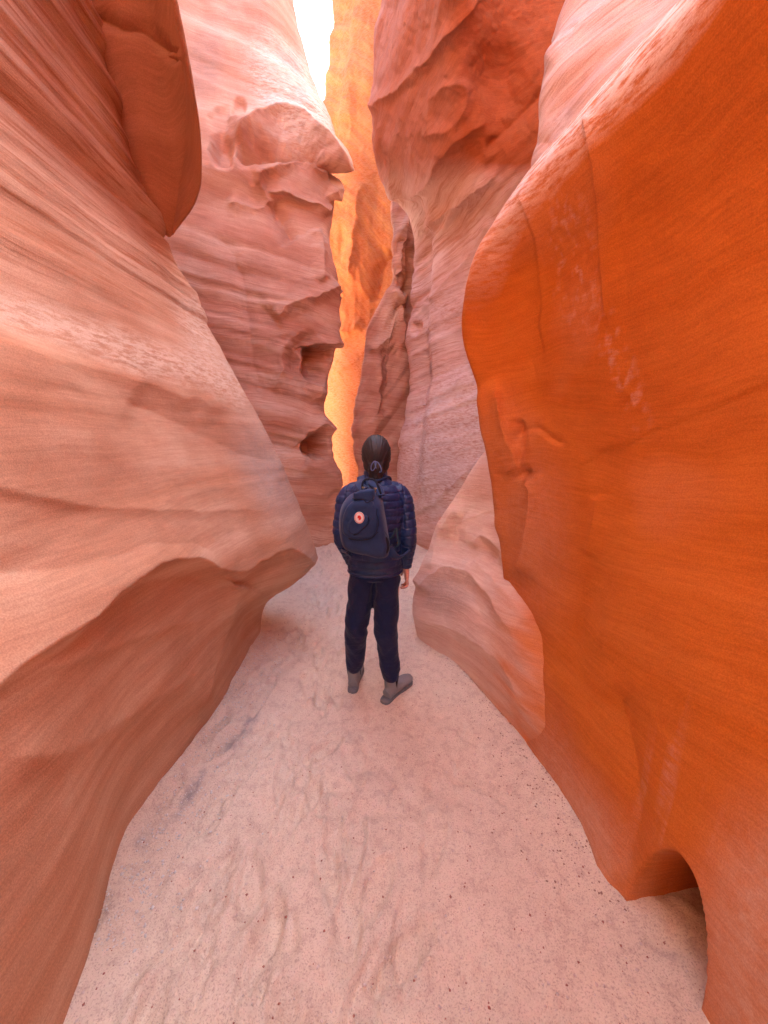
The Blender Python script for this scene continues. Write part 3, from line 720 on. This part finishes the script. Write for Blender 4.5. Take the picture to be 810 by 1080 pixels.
def sp_right(r):
    y = 1.0 + 1.6 * r.rand()
    return (0.90 - 0.16 * max(y - 1, 0) - abs(r.randn()) * 0.12, y)
grit("gravel", 2600, 0.0032, plain("pale_grit", (0.72, 0.62, 0.56), 0.6), sp_all, "scattered pale grit on the sand", 1)
grit("gravel", 2600, 0.0036, plain("white_grit", (0.75, 0.74, 0.70), 0.5), sp_left, "white grit along the foot of the left wall", 2)
grit("gravel", 1300, 0.0026, plain("brown_grit", (0.36, 0.22, 0.17), 0.8), sp_right, "dark grit along the foot of the right wall", 3)
grit("gravel", 2200, 0.0026, plain("rust_grit", (0.42, 0.19, 0.14), 0.8), sp_all, "scattered rust brown grit on the sand", 4)
#@@PERSON
# ------------------------------------------------------------------ hiker
def px_floor(px, Y, z=0.0): return G(px, Y, z)
def tube(points, radii, seg=18, n=None, ref=(1, 0, 0), close=True):
    """closed tapered tube through points; radii = r or (r across ref, r the other way)"""
    pts = np.array(points, float)
    rr = np.array([(r, r) if np.isscalar(r) else r for r in radii], float)
    n = n or max(12, 8 * len(pts))
    c = np.concatenate([pts, rr, np.zeros((len(pts), 1))], 1).reshape(len(pts), 2, 3)
    s = spline_rows(c, n, 0.5).reshape(n, 6)
    pts, rr = s[:, :3], np.maximum(s[:, 3:5], 0.0006)
    T = np.gradient(pts, axis=0); T /= np.linalg.norm(T, axis=1, keepdims=True)
    ref = np.array(ref, float)
    A = ref[None] - T * (T @ ref)[:, None]; A /= np.linalg.norm(A, axis=1, keepdims=True)
    B = np.cross(T, A)
    th = np.linspace(0, 2 * math.pi, seg, endpoint=False)
    ring = pts[:, None] + A[:, None] * (np.cos(th)[None, :, None] * rr[:, 0][:, None, None]) + B[:, None] * (np.sin(th)[None, :, None] * rr[:, 1][:, None, None])
    V = ring.reshape(-1, 3)
    F = [(i * seg + j, i * seg + (j + 1) % seg, (i + 1) * seg + (j + 1) % seg, (i + 1) * seg + j) for i in range(n - 1) for j in range(seg)]
    if close:
        V = np.concatenate([V, pts[:1], pts[-1:]])
        a, b2 = n * seg, n * seg + 1
        F += [(a, (j + 1) % seg, j) for j in range(seg)] + [(b2, (n - 1) * seg + j, (n - 1) * seg + (j + 1) % seg) for j in range(seg)]
    return V, F
def ball(c, r, seg=20, rings=12):
    r = np.array(r if not np.isscalar(r) else (r, r, r), float)
    V, F = [], []
    for i in range(rings + 1):
        ph = math.pi * i / rings
        for j in range(seg):
            th = 2 * math.pi * j / seg
            V.append(np.array([math.sin(ph) * math.cos(th), math.sin(ph) * math.sin(th), math.cos(ph)]) * r + c)
    F = [(i * seg + j, (i + 1) * seg + j, (i + 1) * seg + (j + 1) % seg, i * seg + (j + 1) % seg) for i in range(rings) for j in range(seg)]
    return np.array(V), F
def join(parts):
    V, F, k = [], [], 0
    for v, f in parts:
        V.append(v); F += [tuple(i + k for i in q) for q in f]; k += len(v)
    return np.concatenate(V), F
def remesh(parts, voxel, smooth=4, factor=0.5):
    """one continuous skin around a set of closed volumes"""
    V, F = join(parts)
    me = bpy.data.meshes.new("tmp"); me.from_pydata([tuple(v) for v in V], [], F)
    o = bpy.data.objects.new("tmp", me); sc.collection.objects.link(o)
    md = o.modifiers.new("r", 'REMESH'); md.mode = 'VOXEL'; md.voxel_size = voxel
    if smooth:
        ms = o.modifiers.new("s", 'SMOOTH'); ms.iterations = smooth; ms.factor = factor
    dg = bpy.context.evaluated_depsgraph_get(); dg.update()
    e = o.evaluated_get(dg); m2 = e.to_mesh()
    v = np.empty(len(m2.vertices) * 3, np.float32); m2.vertices.foreach_get("co", v); v = v.reshape(-1, 3).astype(float)
    nn = np.empty(len(m2.vertices) * 3, np.float32); m2.vertices.foreach_get("normal", nn); nn = nn.reshape(-1, 3).astype(float)
    f = [tuple(p.vertices) for p in m2.polygons]
    e.to_mesh_clear(); bpy.data.objects.remove(o); bpy.data.meshes.remove(me)
    return v, f, nn
def empty(name, loc, label, cat):
    o = bpy.data.objects.new(name, None); sc.collection.objects.link(o)
    o.location = loc; o["label"] = label; o["category"] = cat; o.empty_display_size = 0.1
    return o
def part(name, V, F, mat, root, base, smooth=True, label=None):
    o = link_mesh(name, np.asarray(V) - np.asarray(base), F, mat, root, smooth)
    if label: o["label"] = label
    return o

def cloth(name, col, rough, spec=0.4, weave=900, wrinkle=0.004, wscale=18, sheen=0.0):
    m, nt, b = nodes(name)
    tc = N(nt, "ShaderNodeTexCoord").outputs["Object"]
    v = noise(nt, tc, 12, 4, 0.6)
    nt.links.new(mixc(nt, v, tuple(x * 0.75 for x in col), tuple(x * 1.3 for x in col)), b.inputs["Base Color"])
    b.inputs["Roughness"].default_value = rough
    b.inputs["Specular IOR Level"].default_value = spec
    b.inputs["Sheen Weight"].default_value = sheen
    mp = N(nt, "ShaderNodeMapping"); mp.inputs["Scale"].default_value = (1, 1, 1.8); nt.links.new(tc, mp.inputs[0])
    h = mathn(nt, 'ADD', mathn(nt, 'MULTIPLY', noise(nt, mp.outputs[0], wscale, 4, 0.6, 0.6), wrinkle), mathn(nt, 'MULTIPLY', noise(nt, tc, weave, 1, 0.5), 0.0002))
    bp = N(nt, "ShaderNodeBump"); bp.inputs["Strength"].default_value = 0.8; bp.inputs["Distance"].default_value = 1.0
    nt.links.new(h, bp.inputs["Height"]); nt.links.new(bp.outputs[0], b.inputs["Normal"])
    return m
SKIN = plain("skin", (0.62, 0.33, 0.25), 0.5, 0.4, bump=0.0005, bscale=300)
JACKET = cloth("navy_nylon", (0.008, 0.028, 0.110), 0.38, 0.5, wrinkle=0.006, wscale=30)
TROUSER = cloth("midnight_cloth", (0.006, 0.013, 0.058), 0.75, 0.25, wrinkle=0.010, wscale=14, sheen=0.1)
PACKM = cloth("slate_navy_canvas", (0.012, 0.033, 0.105), 0.72, 0.3, wrinkle=0.004, wscale=16, sheen=0.15)
PACKD = cloth("dark_canvas", (0.009, 0.010, 0.020), 0.75, 0.25, wrinkle=0.004, wscale=16)
BOOT = cloth("grey_suede", (0.24, 0.255, 0.265), 0.85, 0.2, wrinkle=0.003, wscale=60)
SOLE = plain("grey_rubber", (0.17, 0.185, 0.20), 0.7, 0.3)
BRASS = plain("brass", (0.55, 0.40, 0.16), 0.4, 0.5)
CLIP = plain("blue_plastic", (0.10, 0.17, 0.36), 0.25, 0.5)
WHITE = plain("white_embroidery", (0.78, 0.75, 0.72), 0.8, 0.2)
RED = plain("red_embroidery", (0.55, 0.035, 0.03), 0.8, 0.2)

BX, BY = -0.052, 2.13
base = np.array([-0.07, 2.13, 0.0])
person = empty("person", tuple(base), "hiker with tied dark hair in navy puffer jacket and trousers standing on the sand", "person")

# joints
LS, RS = W(-0.212, 2.13, 1.290), W(0.106, 2.13, 1.290)
LE, RE = W(-0.244, 2.10, 1.06), W(0.140, 2.10, 1.06)
LW, RW = W(-0.196, 2.20, 0.868), W(0.132, 2.15, 0.862)
LH, RH = W(-0.120, 2.13, 0.84), W(0.020, 2.13, 0.84)
LK, RK = W(-0.168, 2.12, 0.50), W(0.012, 2.10, 0.48)
LA, RA = W(-0.198, 2.225, 0.115), W(0.045, 2.115, 0.115)
LT, RT = W(-0.180, 2.42, 0.03), W(0.165, 2.265, 0.03)
HEAD = W(-0.043, 2.15, 1.51)

def hand(wr, side):
    """relaxed hand hanging down, palm towards the thigh, fingers curled"""
    out = []
    inw = -side
    out.append(tube([wr + W(0, 0, .03), wr + W(0, 0, -.01), wr + W(0.004 * side, 0.004, -.045), wr + W(0.004 * side, 0.006, -.085)],
                    [(.024, .028), (.020, .030), (.016, .040), (.013, .038)], 16))
    for k, (dy, L) in enumerate([(-.028, .060), (-.009, .074), (.011, .078), (.030, .070)]):
        a = wr + W(0.004 * side, dy, -.078)
        b_ = a + W(0.004 * side, dy * .1, -L * .42)
        c_ = b_ + W(inw * L * .20, dy * .08, -L * .28)
        d_ = c_ + W(inw * L * .28, 0, -L * .10)
        out.append(tube([a, b_, c_, d_], [.0095, .0088, .0080, .0062], 10, 14)); out.append(ball(d_, .0062, 10, 6)); out.append(ball(a, .0095, 10, 6))
    a = wr + W(inw * .004, .022, -.025)
    b_ = a + W(inw * .012, .028, -.028); c_ = b_ + W(inw * .008, .012, -.026)
    out.append(tube([a, b_, c_], [.014, .0105, .0078], 10, 12)); out.append(ball(c_, .0078, 10, 6))
    return out
def mix3(a, b_, t): return a * (1 - t) + b_ * t
bp_ = [tube([W(BX, 2.13, .80), W(BX, 2.13, .95), W(BX, 2.12, 1.10), W(BX, 2.12, 1.25), W(BX, 2.13, 1.34), W(BX + .004, 2.13, 1.38)],
            [(.110, .075), (.110, .08), (.125, .085), (.135, .09), (.10, .06), (.06, .05)], 24),
       tube([W(BX, 2.12, 1.34), W(BX + .006, 2.135, 1.40), HEAD + W(0, 0, -.03)], [.056, .050, .052], 20),
       ball(HEAD + W(0, .0, .008), (.074, .094, .100)), ball(HEAD + W(0, .036, -.055), (.054, .058, .062)),
       tube([HEAD + W(0, .090, .01), HEAD + W(0, .108, -.022), HEAD + W(0, .090, -.034)], [.008, .013, .010], 10),
       ball(HEAD + W(0, .088, -.062), (.022, .012, .009)), ball(HEAD + W(0, .078, -.096), (.018, .016, .014)),
       ball(HEAD + W(.072, .0, -.012), (.010, .020, .031)), ball(HEAD + W(-.072, .0, -.012), (.010, .020, .031)),
       ball(HEAD + W(.030, .082, .004), .013, 12, 8), ball(HEAD + W(-.030, .082, .004), .013, 12, 8),
       ball(HEAD + W(0, .078, .028), (.05, .016, .012))]
for S_, E_, W_, sd_ in ((LS, LE, LW, -1), (RS, RE, RW, 1)):
    bp_.append(tube([S_ + W(-.05 * sd_, 0, .01), S_, E_, W_], [.034, .036, .030, .023], 16)); bp_ += hand(W_, sd_)
for H_, K_, A_, T_ in ((LH, LK, LA, LT), (RH, RK, RA, RT)):
    bp_.append(tube([H_ + W(0, 0, .02), mix3(H_, K_, .4), K_, mix3(K_, A_, .35), A_], [.078, .072, .050, .050, .036], 18))
    bp_.append(tube([A_ + W(0, -.03, -.05), A_ + W(0, 0, -.055), mix3(A_, T_, .6) * W(1, 1, 0) + W(0, 0, .045), T_], [.028, .034, .032, .020], 14))
V, F, n_ = remesh(bp_, 0.0042, 3)
part("body", V, F, SKIN, person, base)
EYE_M = plain("eye_white", (0.75, 0.73, 0.70), 0.3); IRIS = plain("brown_iris", (0.06, 0.03, 0.015), 0.3); LIP = plain("lip", (0.45, 0.16, 0.14), 0.5)
for sx in (-1, 1):
    e = part("eye", *ball(HEAD + W(.030 * sx, .0865, .004), (.0115, .010, .0085), 14, 10), EYE_M, person, base)
    part("iris", *ball(HEAD + W(.030 * sx, .0945, .004), (.0050, .0035, .0050), 12, 8), IRIS, e, (0, 0, 0)).data.transform(Matrix.Translation(-Vector(base)))
part("lips", *ball(HEAD + W(0, .0935, -.062), (.020, .0085, .0075), 14, 8), LIP, person, base)

# hair: a smooth cap pulled back into a low twist held by a clip
hv = [ball(HEAD + W(0, -.010, .016), (.0835, .098, .108), 28, 20), ball(HEAD + W(0, -.034, -.035), (.074, .070, .070), 24, 16),
      ball(HEAD + W(-.004, -.085, -.060), (.040, .034, .042), 18, 12),
      tube([HEAD + W(-.004, -.070, -.05), HEAD + W(0, -.072, -.10), HEAD + W(.010, -.058, -.145)], [.042, .040, .026], 16)]
V, F, n_ = remesh(hv, 0.0045, 3)
loc = V - HEAD
front = sstep(.035, .060, loc[:, 1]) * (1 - sstep(.020, .060, loc[:, 2] + 0 * loc[:, 0]))
ang = np.arctan2(loc[:, 0], loc[:, 2] + .09)
strand = vnoise(ang * 38, loc[:, 1] * 6, 0 * ang, 4) * .6 + vnoise(ang * 90, loc[:, 1] * 10, 0 * ang, 5) * .4
V = V + n_ * (0.0040 * strand - 0.026 * front)[:, None]
V = V + n_ * (-0.0012 * np.exp(-(loc[:, 0] / .004) ** 2) * (loc[:, 2] > .05))[:, None]
m, nt, b = nodes("black_hair")
tc = N(nt, "ShaderNodeTexCoord").outputs["Object"]
mp = N(nt, "ShaderNodeMapping"); mp.inputs["Scale"].default_value = (260, 20, 30); nt.links.new(tc, mp.inputs[0])
sv = noise(nt, mp.outputs[0], 1.0, 3, 0.6)
nt.links.new(mixc(nt, sv, (0.008, 0.006, 0.008), (0.030, 0.022, 0.026)), b.inputs["Base Color"])
b.inputs["Roughness"].default_value = 0.55; b.inputs["Specular IOR Level"].default_value = 0.55
bb = N(nt, "ShaderNodeBump"); bb.inputs["Distance"].default_value = 1.0; bb.inputs["Strength"].default_value = 0.6
nt.links.new(mathn(nt, 'MULTIPLY', sv, 0.0012), bb.inputs["Height"]); nt.links.new(bb.outputs[0], b.inputs["Normal"])
HAIR = m
hair = part("hair", V, F, HAIR, person, base)
def loop(c, rx, rz, tilt, r, mat, name, ry=.006):
    pts = []
    for i in range(25):
        a = 2 * math.pi * i / 24
        x, z = rx * math.cos(a), rz * math.sin(a)
        pts.append(c + W(x * math.cos(tilt) - z * math.sin(tilt), ry * math.sin(2 * a), x * math.sin(tilt) + z * math.cos(tilt)))
    V, F = tube(pts, [r] * 25, 8, 60, ref=(0, 1, 0))
    return part(name, V, F, mat, hair, base)
loop(HEAD + W(-.013, -.122, -.040), .011, .026, -.35, .0030, CLIP, "hair_clip")
loop(HEAD + W(.012, -.120, -.046), .012, .030, .45, .0030, CLIP, "hair_clip")
V, F, n_ = remesh([ball(HEAD + W(-.012, -.112, -.045), (.014, .012, .026), 14, 10), ball(HEAD + W(.011, -.112, -.052), (.014, .012, .028), 14, 10)], .003, 2)
part("hair_twist", V, F, HAIR, hair, base)

# puffer jacket
tor = tube([W(BX, 2.13, .838), W(BX, 2.13, .86), W(BX, 2.13, .98), W(BX, 2.12, 1.10), W(BX, 2.115, 1.22), W(BX, 2.12, 1.30), W(BX + .002, 2.13, 1.365), W(BX + .004, 2.13, 1.395)],
           [(.150, .112), (.163, .124), (.160, .122), (.165, .124), (.170, .126), (.158, .116), (.108, .086), (.075, .068)], 32, 60)
col_ = tube([W(BX + .002, 2.13, 1.36), W(BX + .005, 2.135, 1.40), W(BX + .006, 2.14, 1.435)], [.078, .072, .066], 24)
jp = [tor, col_]
for S_, E_, W_, sd_ in ((LS, LE, LW, -1), (RS, RE, RW, 1)):
    jp.append(tube([S_ + W(-.09 * sd_, 0, .045), S_ + W(-.015 * sd_, 0, .012), mix3(S_, E_, .45) + W(.006 * sd_, 0, 0), E_, mix3(E_, W_, .6), W_ + W(0, 0, .0)],
                   [.048, .058, .054, .049, .044, .036], 22, 50))
V, F, n_ = remesh(jp, 0.0046, 3)
def seg_param(p, pts):
    best = np.full(len(p), 1e9); par = np.zeros(len(p)); acc = 0
    for a, b_ in zip(pts, pts[1:]):
        d = b_ - a; l = np.linalg.norm(d)
        t = np.clip((p - a) @ d / (l * l), 0, 1)
        q = np.linalg.norm(p - a - t[:, None] * d, axis=1)
        k = q < best; best[k] = q[k]; par[k] = (acc + t * l)[k]; acc += l
    return best, par
dl, tl = seg_param(V, [LS, LE, LW]); dr, tr = seg_param(V, [RS, RE, RW])
arm = np.minimum(dl, dr); par = np.where(dl < dr, tl, tr)
xo = np.abs(V[:, 0] - BX)
is_arm = sstep(.155, .175, xo + 0.05 * (V[:, 2] < 1.0) * 0)
wob = 0.004 * fbm(V[:, 0] * 9, V[:, 1] * 9, V[:, 2] * 3, 2, 31)
def quilt(s, w):
    f = np.abs(((s / w) % 1.0) - 0.5) * 2          # 1 at the seam
    return (1 - f ** 5) ** 1.0
q1 = quilt(V[:, 2] + wob + 0.01, 0.043); q2 = quilt(par + wob * 1.5, 0.046)
q = q1 * (1 - is_arm) + q2 * is_arm
crk = 0.0030 * fbm(V[:, 0] * 45, V[:, 1] * 45, V[:, 2] * 25, 3, 8) + 0.005 * fbm(V[:, 0] * 14, V[:, 1] * 14, V[:, 2] * 10, 2, 18)
seamline = np.exp(-((xo - .163) / .004) ** 2) * (V[:, 2] > 1.12)
V = V + n_ * ((q - 1) * 0.0065 + crk * (0.4 + 0.6 * q) - 0.006 * seamline)[:, None]
jacket = part("jacket", V, F, JACKET, person, base)
V, F = tube([W(BX, 2.13, .836), W(BX, 2.13, .846), W(BX, 2.13, .858)], [(.156, .118), (.166, .127), (.160, .122)], 40, 10)
part("hem", V, F, JACKET, jacket, base)

# trousers
tp = [tube([W(BX, 2.13, .90), W(BX, 2.13, .85), W(BX, 2.13, .815), W(BX, 2.13, .795)], [(.140, .10), (.150, .112), (.146, .110), (.10, .08)], 28)]
for H_, K_, A_, w_ in ((LH, LK, LA, 1), (RH, RK, RA, -1)):
    tp.append(tube([H_ + W(0, 0, .03), mix3(H_, K_, .3), mix3(H_, K_, .7), K_, mix3(K_, A_, .4), mix3(K_, A_, .8), A_ + W(0, 0, .03)],
                   [(.082, .100), (.083, .096), (.078, .086), (.073, .078), (.068, .074), (.062, .066), (.057, .062)], 24, 50))
V, F, n_ = remesh(tp, 0.0048, 4)
s1 = V[:, 2]
knee = np.exp(-((s1 - .44) / .13) ** 2); hemw = np.exp(-((s1 - .20) / .10) ** 2); seat = np.exp(-((s1 - .76) / .07) ** 2)
fold = 0.5 - np.abs(fbm(V[:, 0] * 4 + s1 * 3, V[:, 1] * 5, s1 * 9 + V[:, 0] * 14, 2, 12))
fold2 = 0.5 - np.abs(fbm(V[:, 0] * 12 - s1 * 7, V[:, 1] * 8, s1 * 5, 2, 29))
V = V + n_ * (0.020 * fold * (0.45 + knee + hemw + 0.5 * seat) * 0.6 + 0.012 * fold2 - 0.010)[:, None]
part("trousers", V, F, TROUSER, person, base)

# boots
for A_, T_, nm in ((LA, LT, 0), (RA, RT, 1)):
    d = (T_ - A_) * W(1, 1, 0); d /= np.linalg.norm(d)
    heel = A_ * W(1, 1, 0) - d * .045 + W(0, 0, -.006)
    side = W(-d[1], d[0], 0)
    bt = [tube([A_ + W(0, 0, .045), A_ + W(0, 0, .0), A_ * W(1, 1, 0) + W(0, 0, .05)], [(.048, .050), (.044, .048), (.040, .050)], 20),
          tube([heel + W(0, 0, .045), heel + d * .06 + W(0, 0, .055), heel + d * .14 + W(0, 0, .052), heel + d * .21 + W(0, 0, .042), heel + d * .252 + W(0, 0, .034)],
               [(.034, .036), (.037, .040), (.041, .036), (.042, .028), (.026, .020)], 20, ref=tuple(side))]
    V, F, n_ = remesh(bt, .004, 5)
    boot = part("boot", V, F, BOOT, person, base)
    # sole
    prof = [(-.040, 0.0), (-.034, .024), (-.010, .034), (.06, .033), (.12, .040), (.19, .046), (.235, .036), (.258, .012), (.262, 0)]
    out = [(a, w_) for a, w_ in prof] + [(a, -w_) for a, w_ in prof[-2:0:-1]]
    c3 = spline_rows(np.array([(a, w_, 0) for a, w_ in out + out[:1]], float)[:, None, :], 60)[:-1, 0, :2]
    rings = []
    for sc_, z in ((0.94, -.004), (1.0, .003), (1.0, .020), (.96, .026)):
        rings.append(np.array([heel + d * (.11 + (a - .11) * sc_) + side * w_ * sc_ + W(0, 0, z) for a, w_ in c3]))
    k = len(c3)
    V = np.concatenate(rings); F = [(r * k + j, r * k + (j + 1) % k, (r + 1) * k + (j + 1) % k, (r + 1) * k + j) for r in range(3) for j in range(k)]
    F += [tuple(range(k))[::-1], tuple(range(3 * k, 4 * k))]
    part("sole", V, F, SOLE, boot, base)
    V, F = tube([A_ - d * .050 + W(0, 0, .030), A_ - d * .058 + W(0, 0, .052), A_ - d * .046 + W(0, 0, .060), A_ - d * .040 + W(0, 0, .040)], [(.009, .002)] * 4, 8, 16, ref=tuple(side))
    part("pull_tab", V, F, PACKD, boot, base)
    for s2 in (-1, 1):
        V, F = tube([A_ + side * .0440 * s2 + W(0, 0, .044), A_ + side * .0415 * s2 + W(0, 0, .01), A_ + side * .040 * s2 + W(0, 0, -.03)], [(.020, .006), (.015, .006), (.006, .004)], 12, 16, ref=tuple(d))
        part("elastic_panel", V, F, PACKD, boot, base)

# ------------------------------------------------------------------ backpack
PY = 1.945
bbase = P(382, 592, 1.97)
pack = empty("backpack", tuple(bbase), "dark navy canvas backpack with a round white and red patch, worn on the hiker's back", "backpack")
def cc(X, Y_): return (345 + X / 6.75, 450 + Y_ / 6.75)
def pad(name, outline, yback, depth, mat, parent, p=4.0, nr=26, na=120, wr=0.0015, seed=1, crop=True, soft=.45):
    """soft padded panel: traced outline at its own distance, domed towards the viewer and closed at the back"""
    pts = [P(*(cc(*q) if crop else q), yback) for q in outline]
    c = spline_rows(np.array(pts + pts[:1])[:, None, :], na + 1, .5)[:-1, 0]
    ctr = c.mean(0)
    rr = np.concatenate([np.sin(np.linspace(0, 1, nr) * math.pi / 2)])
    V = []
    for r in rr:
        q = ctr + (c - ctr) * max(r, 1e-3)
        dep = depth * (1 - r ** p) ** soft
        q = q.copy(); q[:, 1] = yback - dep - (wr * fbm(q[:, 0] * 25, q[:, 2] * 25, 0 * q[:, 0], 3, seed) * 2 * (1 - r ** 8))
        V.append(q)
    back = V[-1].copy(); back[:, 1] = yback + 0.012; back = ctr * W(1, 0, 1) + (back - ctr * W(1, 0, 1)) * W(.95, 1, .95)
    V.append(back)
    k = na; n = len(V)
    V = np.concatenate(V)
    F = [(i * k + j, i * k + (j + 1) % k, (i + 1) * k + (j + 1) % k, (i + 1) * k + j) for i in range(n - 1) for j in range(k)]
    F.append(tuple(range((n - 1) * k, n * k))[::-1]); F.append(tuple(range(k)))
    return part(name, V, F, mat, parent, bbase)
body_out = [(235, 455), (300, 440), (350, 462), (392, 520), (412, 620), (432, 740), (446, 850), (432, 905), (385, 918), (290, 898), (195, 880), (128, 848), (100, 780), (90, 660), (104, 565), (156, 490)]
bag = pad("pack_body", body_out, 1.985, .115, PACKM, pack, p=10, wr=.003, soft=.5)
pad("front_pocket", [(190, 528), (250, 520), (318, 528), (352, 590), (362, 680), (350, 745), (318, 785), (240, 800), (165, 795), (118, 762), (108, 700), (120, 620), (150, 560)], 1.880, .022, PACKM, bag, p=6, wr=.0025, seed=4)
pad("pocket_flap", [(150, 682), (182, 636), (262, 626), (292, 640), (294, 676), (262, 722), (205, 766), (165, 762), (148, 730)], 1.862, .012, PACKM, bag, p=8, seed=5)
pad("top_flap", [(188, 470), (262, 448), (336, 448), (340, 490), (322, 528), (282, 540), (258, 520), (190, 512)], 1.888, .020, PACKM, bag, p=6, seed=6)
def cord(name, pts, r, mat, parent, y, crop=True, n=None):
    V, F = tube([P(*(cc(*q) if crop else q), y if np.isscalar(y) else y[i]) for i, q in enumerate(pts)], [r] * len(pts), 8, n)
    return part(name, V, F, mat, parent, bbase)
cord("zip", [(180, 512), (235, 518), (262, 520), (280, 540), (305, 532), (332, 520)], .0022, PACKD, bag, 1.862)
cord("seam", [(112, 768), (160, 798), (240, 808), (320, 792), (360, 752), (400, 745), (436, 800)], .0022, PACKD, bag, [1.925, 1.868, 1.866, 1.866, 1.870, 1.882, 1.93])
cord("seam", [(150, 740), (195, 770), (260, 726), (298, 682), (292, 634)], .0018, PACKD, bag, 1.8545)
cord("seam", [(385, 560), (352, 600), (366, 690), (352, 750)], .0016, PACKD, bag, [1.90, 1.867, 1.862, 1.867])
pad("base_panel", [(120, 790), (200, 812), (320, 808), (400, 770), (434, 800), (444, 850), (430, 900), (385, 912), (290, 892), (200, 862), (142, 824)], 1.893, .010, PACKD, bag, p=6, seed=8)
# round patch with its emblem: a red curled animal on white
def disc(name, c, rx, rz, th, mat, parent, rings=((1, 0), (1, 1), (.9, 1.25), (0.001, 1.25))):
    k = 40; V = []
    for s_, t_ in rings:
        for j in range(k):
            a = 2 * math.pi * j / k
            V.append(c + W(rx * s_ * math.cos(a), -th * t_, rz * s_ * math.sin(a)))
    F = [(i * k + j, i * k + (j + 1) % k, (i + 1) * k + (j + 1) % k, (i + 1) * k + j) for i in range(len(rings) - 1) for j in range(k)]
    return part(name, V, F, mat, parent, bbase)
pc = P(*cc(229, 648), 1.8505)
patch = disc("round_patch", pc, .0250, .0300, .002, WHITE, bag)
for a_, b_ in ((0.0215, .0262),):
    V, F = tube([pc + W(a_ * math.cos(t), -.0030, b_ * math.sin(t)) for t in np.linspace(0, 2 * math.pi, 33)], [.0011] * 33, 6, 66, ref=(0, 1, 0))
    part("patch_ring", V, F, RED, patch, bbase)
em = [(-.0075, .010), (-.002, .0125), (.004, .0115), (.0085, .006), (.010, -.001), (.0075, -.0085), (.001, -.0125), (-.005, -.011), (-.001, -.0065), (-.0055, -.002), (-.011, .001), (-.0065, .004), (-.0085, .0065)]
V = [pc + W(x, -.0026, z) for x, z in em] + [pc + W(x, -.0042, z) for x, z in em]
k = len(em); F = [tuple(range(k, 2 * k)), tuple(range(k))[::-1]] + [(j, (j + 1) % k, k + (j + 1) % k, k + j) for j in range(k)]
part("patch_emblem", V, F, RED, patch, bbase, smooth=False)

def ribbon(name, pts, w, th, mat, parent, centre=None, n=80):
    """flat webbing following the body: broad side lies against it"""
    c = spline_rows(np.array(pts, float)[:, None, :], n, .5)[:, 0]
    T = np.gradient(c, axis=0); T /= np.linalg.norm(T, axis=1, keepdims=True)
    o = c - np.stack([np.full(n, centre[0]), np.full(n, centre[1]), np.full(n, centre[2])], 1)
    A = np.cross(T, o); A /= np.linalg.norm(A, axis=1, keepdims=True)
    Bn = np.cross(A, T)
    V = []
    for a, b_ in ((-1, -1), (-1, .6), (-.8, 1), (.8, 1), (1, .6), (1, -1)):
        V.append(c + A * w * .5 * a + Bn * th * .5 * b_)
    V = np.stack(V, 1).reshape(-1, 3)
    F = [(i * 6 + j, i * 6 + (j + 1) % 6, (i + 1) * 6 + (j + 1) % 6, (i + 1) * 6 + j) for i in range(n - 1) for j in range(6)] + [(0, 1, 2, 3, 4, 5), tuple((n - 1) * 6 + j for j in range(6))[::-1]]
    return part(name, V, F, mat, parent, bbase)
CT = (BX, 2.12, 1.18)
ribbon("shoulder_strap", [P(*cc(262, 450), 1.93), P(*cc(228, 408), 1.99), W(-.122, 2.06, 1.392), W(-.130, 2.13, 1.400), W(-.135, 2.21, 1.34), W(-.140, 2.262, 1.20), W(-.18, 2.25, 1.05), W(-.232, 2.18, .98), W(-.222, 2.05, .98), W(-.19, 1.99, .99)], .045, .010, PACKM, pack, CT)
ribbon("shoulder_strap", [P(*cc(388, 490), 1.93), P(*cc(368, 440), 1.97), P(*cc(318, 396), 2.02), W(-.02, 2.075, 1.400), W(.018, 2.14, 1.402), W(.030, 2.22, 1.34), W(.045, 2.262, 1.20), W(.08, 2.25, 1.05), W(.132, 2.18, .99), W(.125, 2.04, .98), W(.07, 1.99, .97), P(*cc(440, 850), 1.97)], .040, .010, PACKM, pack, CT)
V, F = tube([P(*cc(256, 462), 1.90), P(*cc(250, 425), 1.915), P(*cc(262, 385), 1.93), P(*cc(300, 372), 1.935), P(*cc(340, 382), 1.93), P(*cc(362, 420), 1.915), P(*cc(384, 478), 1.90)], [(.006, .004)] * 7, 10, 40)
part("carry_handle", V, F, PACKD, pack, bbase)
for q, y in (((258, 433), 1.905), ((343, 440), 1.905), ((387, 472), 1.892)):
    V, F = tube([P(*cc(q[0] - 9, q[1]), y), P(*cc(q[0] + 9, q[1]), y)], [.0042, .0042], 10, 6)
    part("rivet", V, F, BRASS, pack, bbase)
V, F = tube([P(*cc(505, 820), 2.0), P(*cc(507, 842), 2.0)], [.0045, .0045], 10, 6)
part("rivet", V, F, BRASS, pack, bbase)
TEAL = cloth("teal_webbing", (0.02, 0.06, 0.09), 0.6, 0.3)
ribbon("side_strap", [P(*cc(440, 800), 1.975), P(*cc(462, 790), 1.985), P(*cc(492, 730), 1.995), P(*cc(502, 780), 1.99), P(*cc(508, 840), 1.985), P(*cc(470, 868), 1.985), P(*cc(440, 880), 1.975)], .014, .003, TEAL, pack, CT)
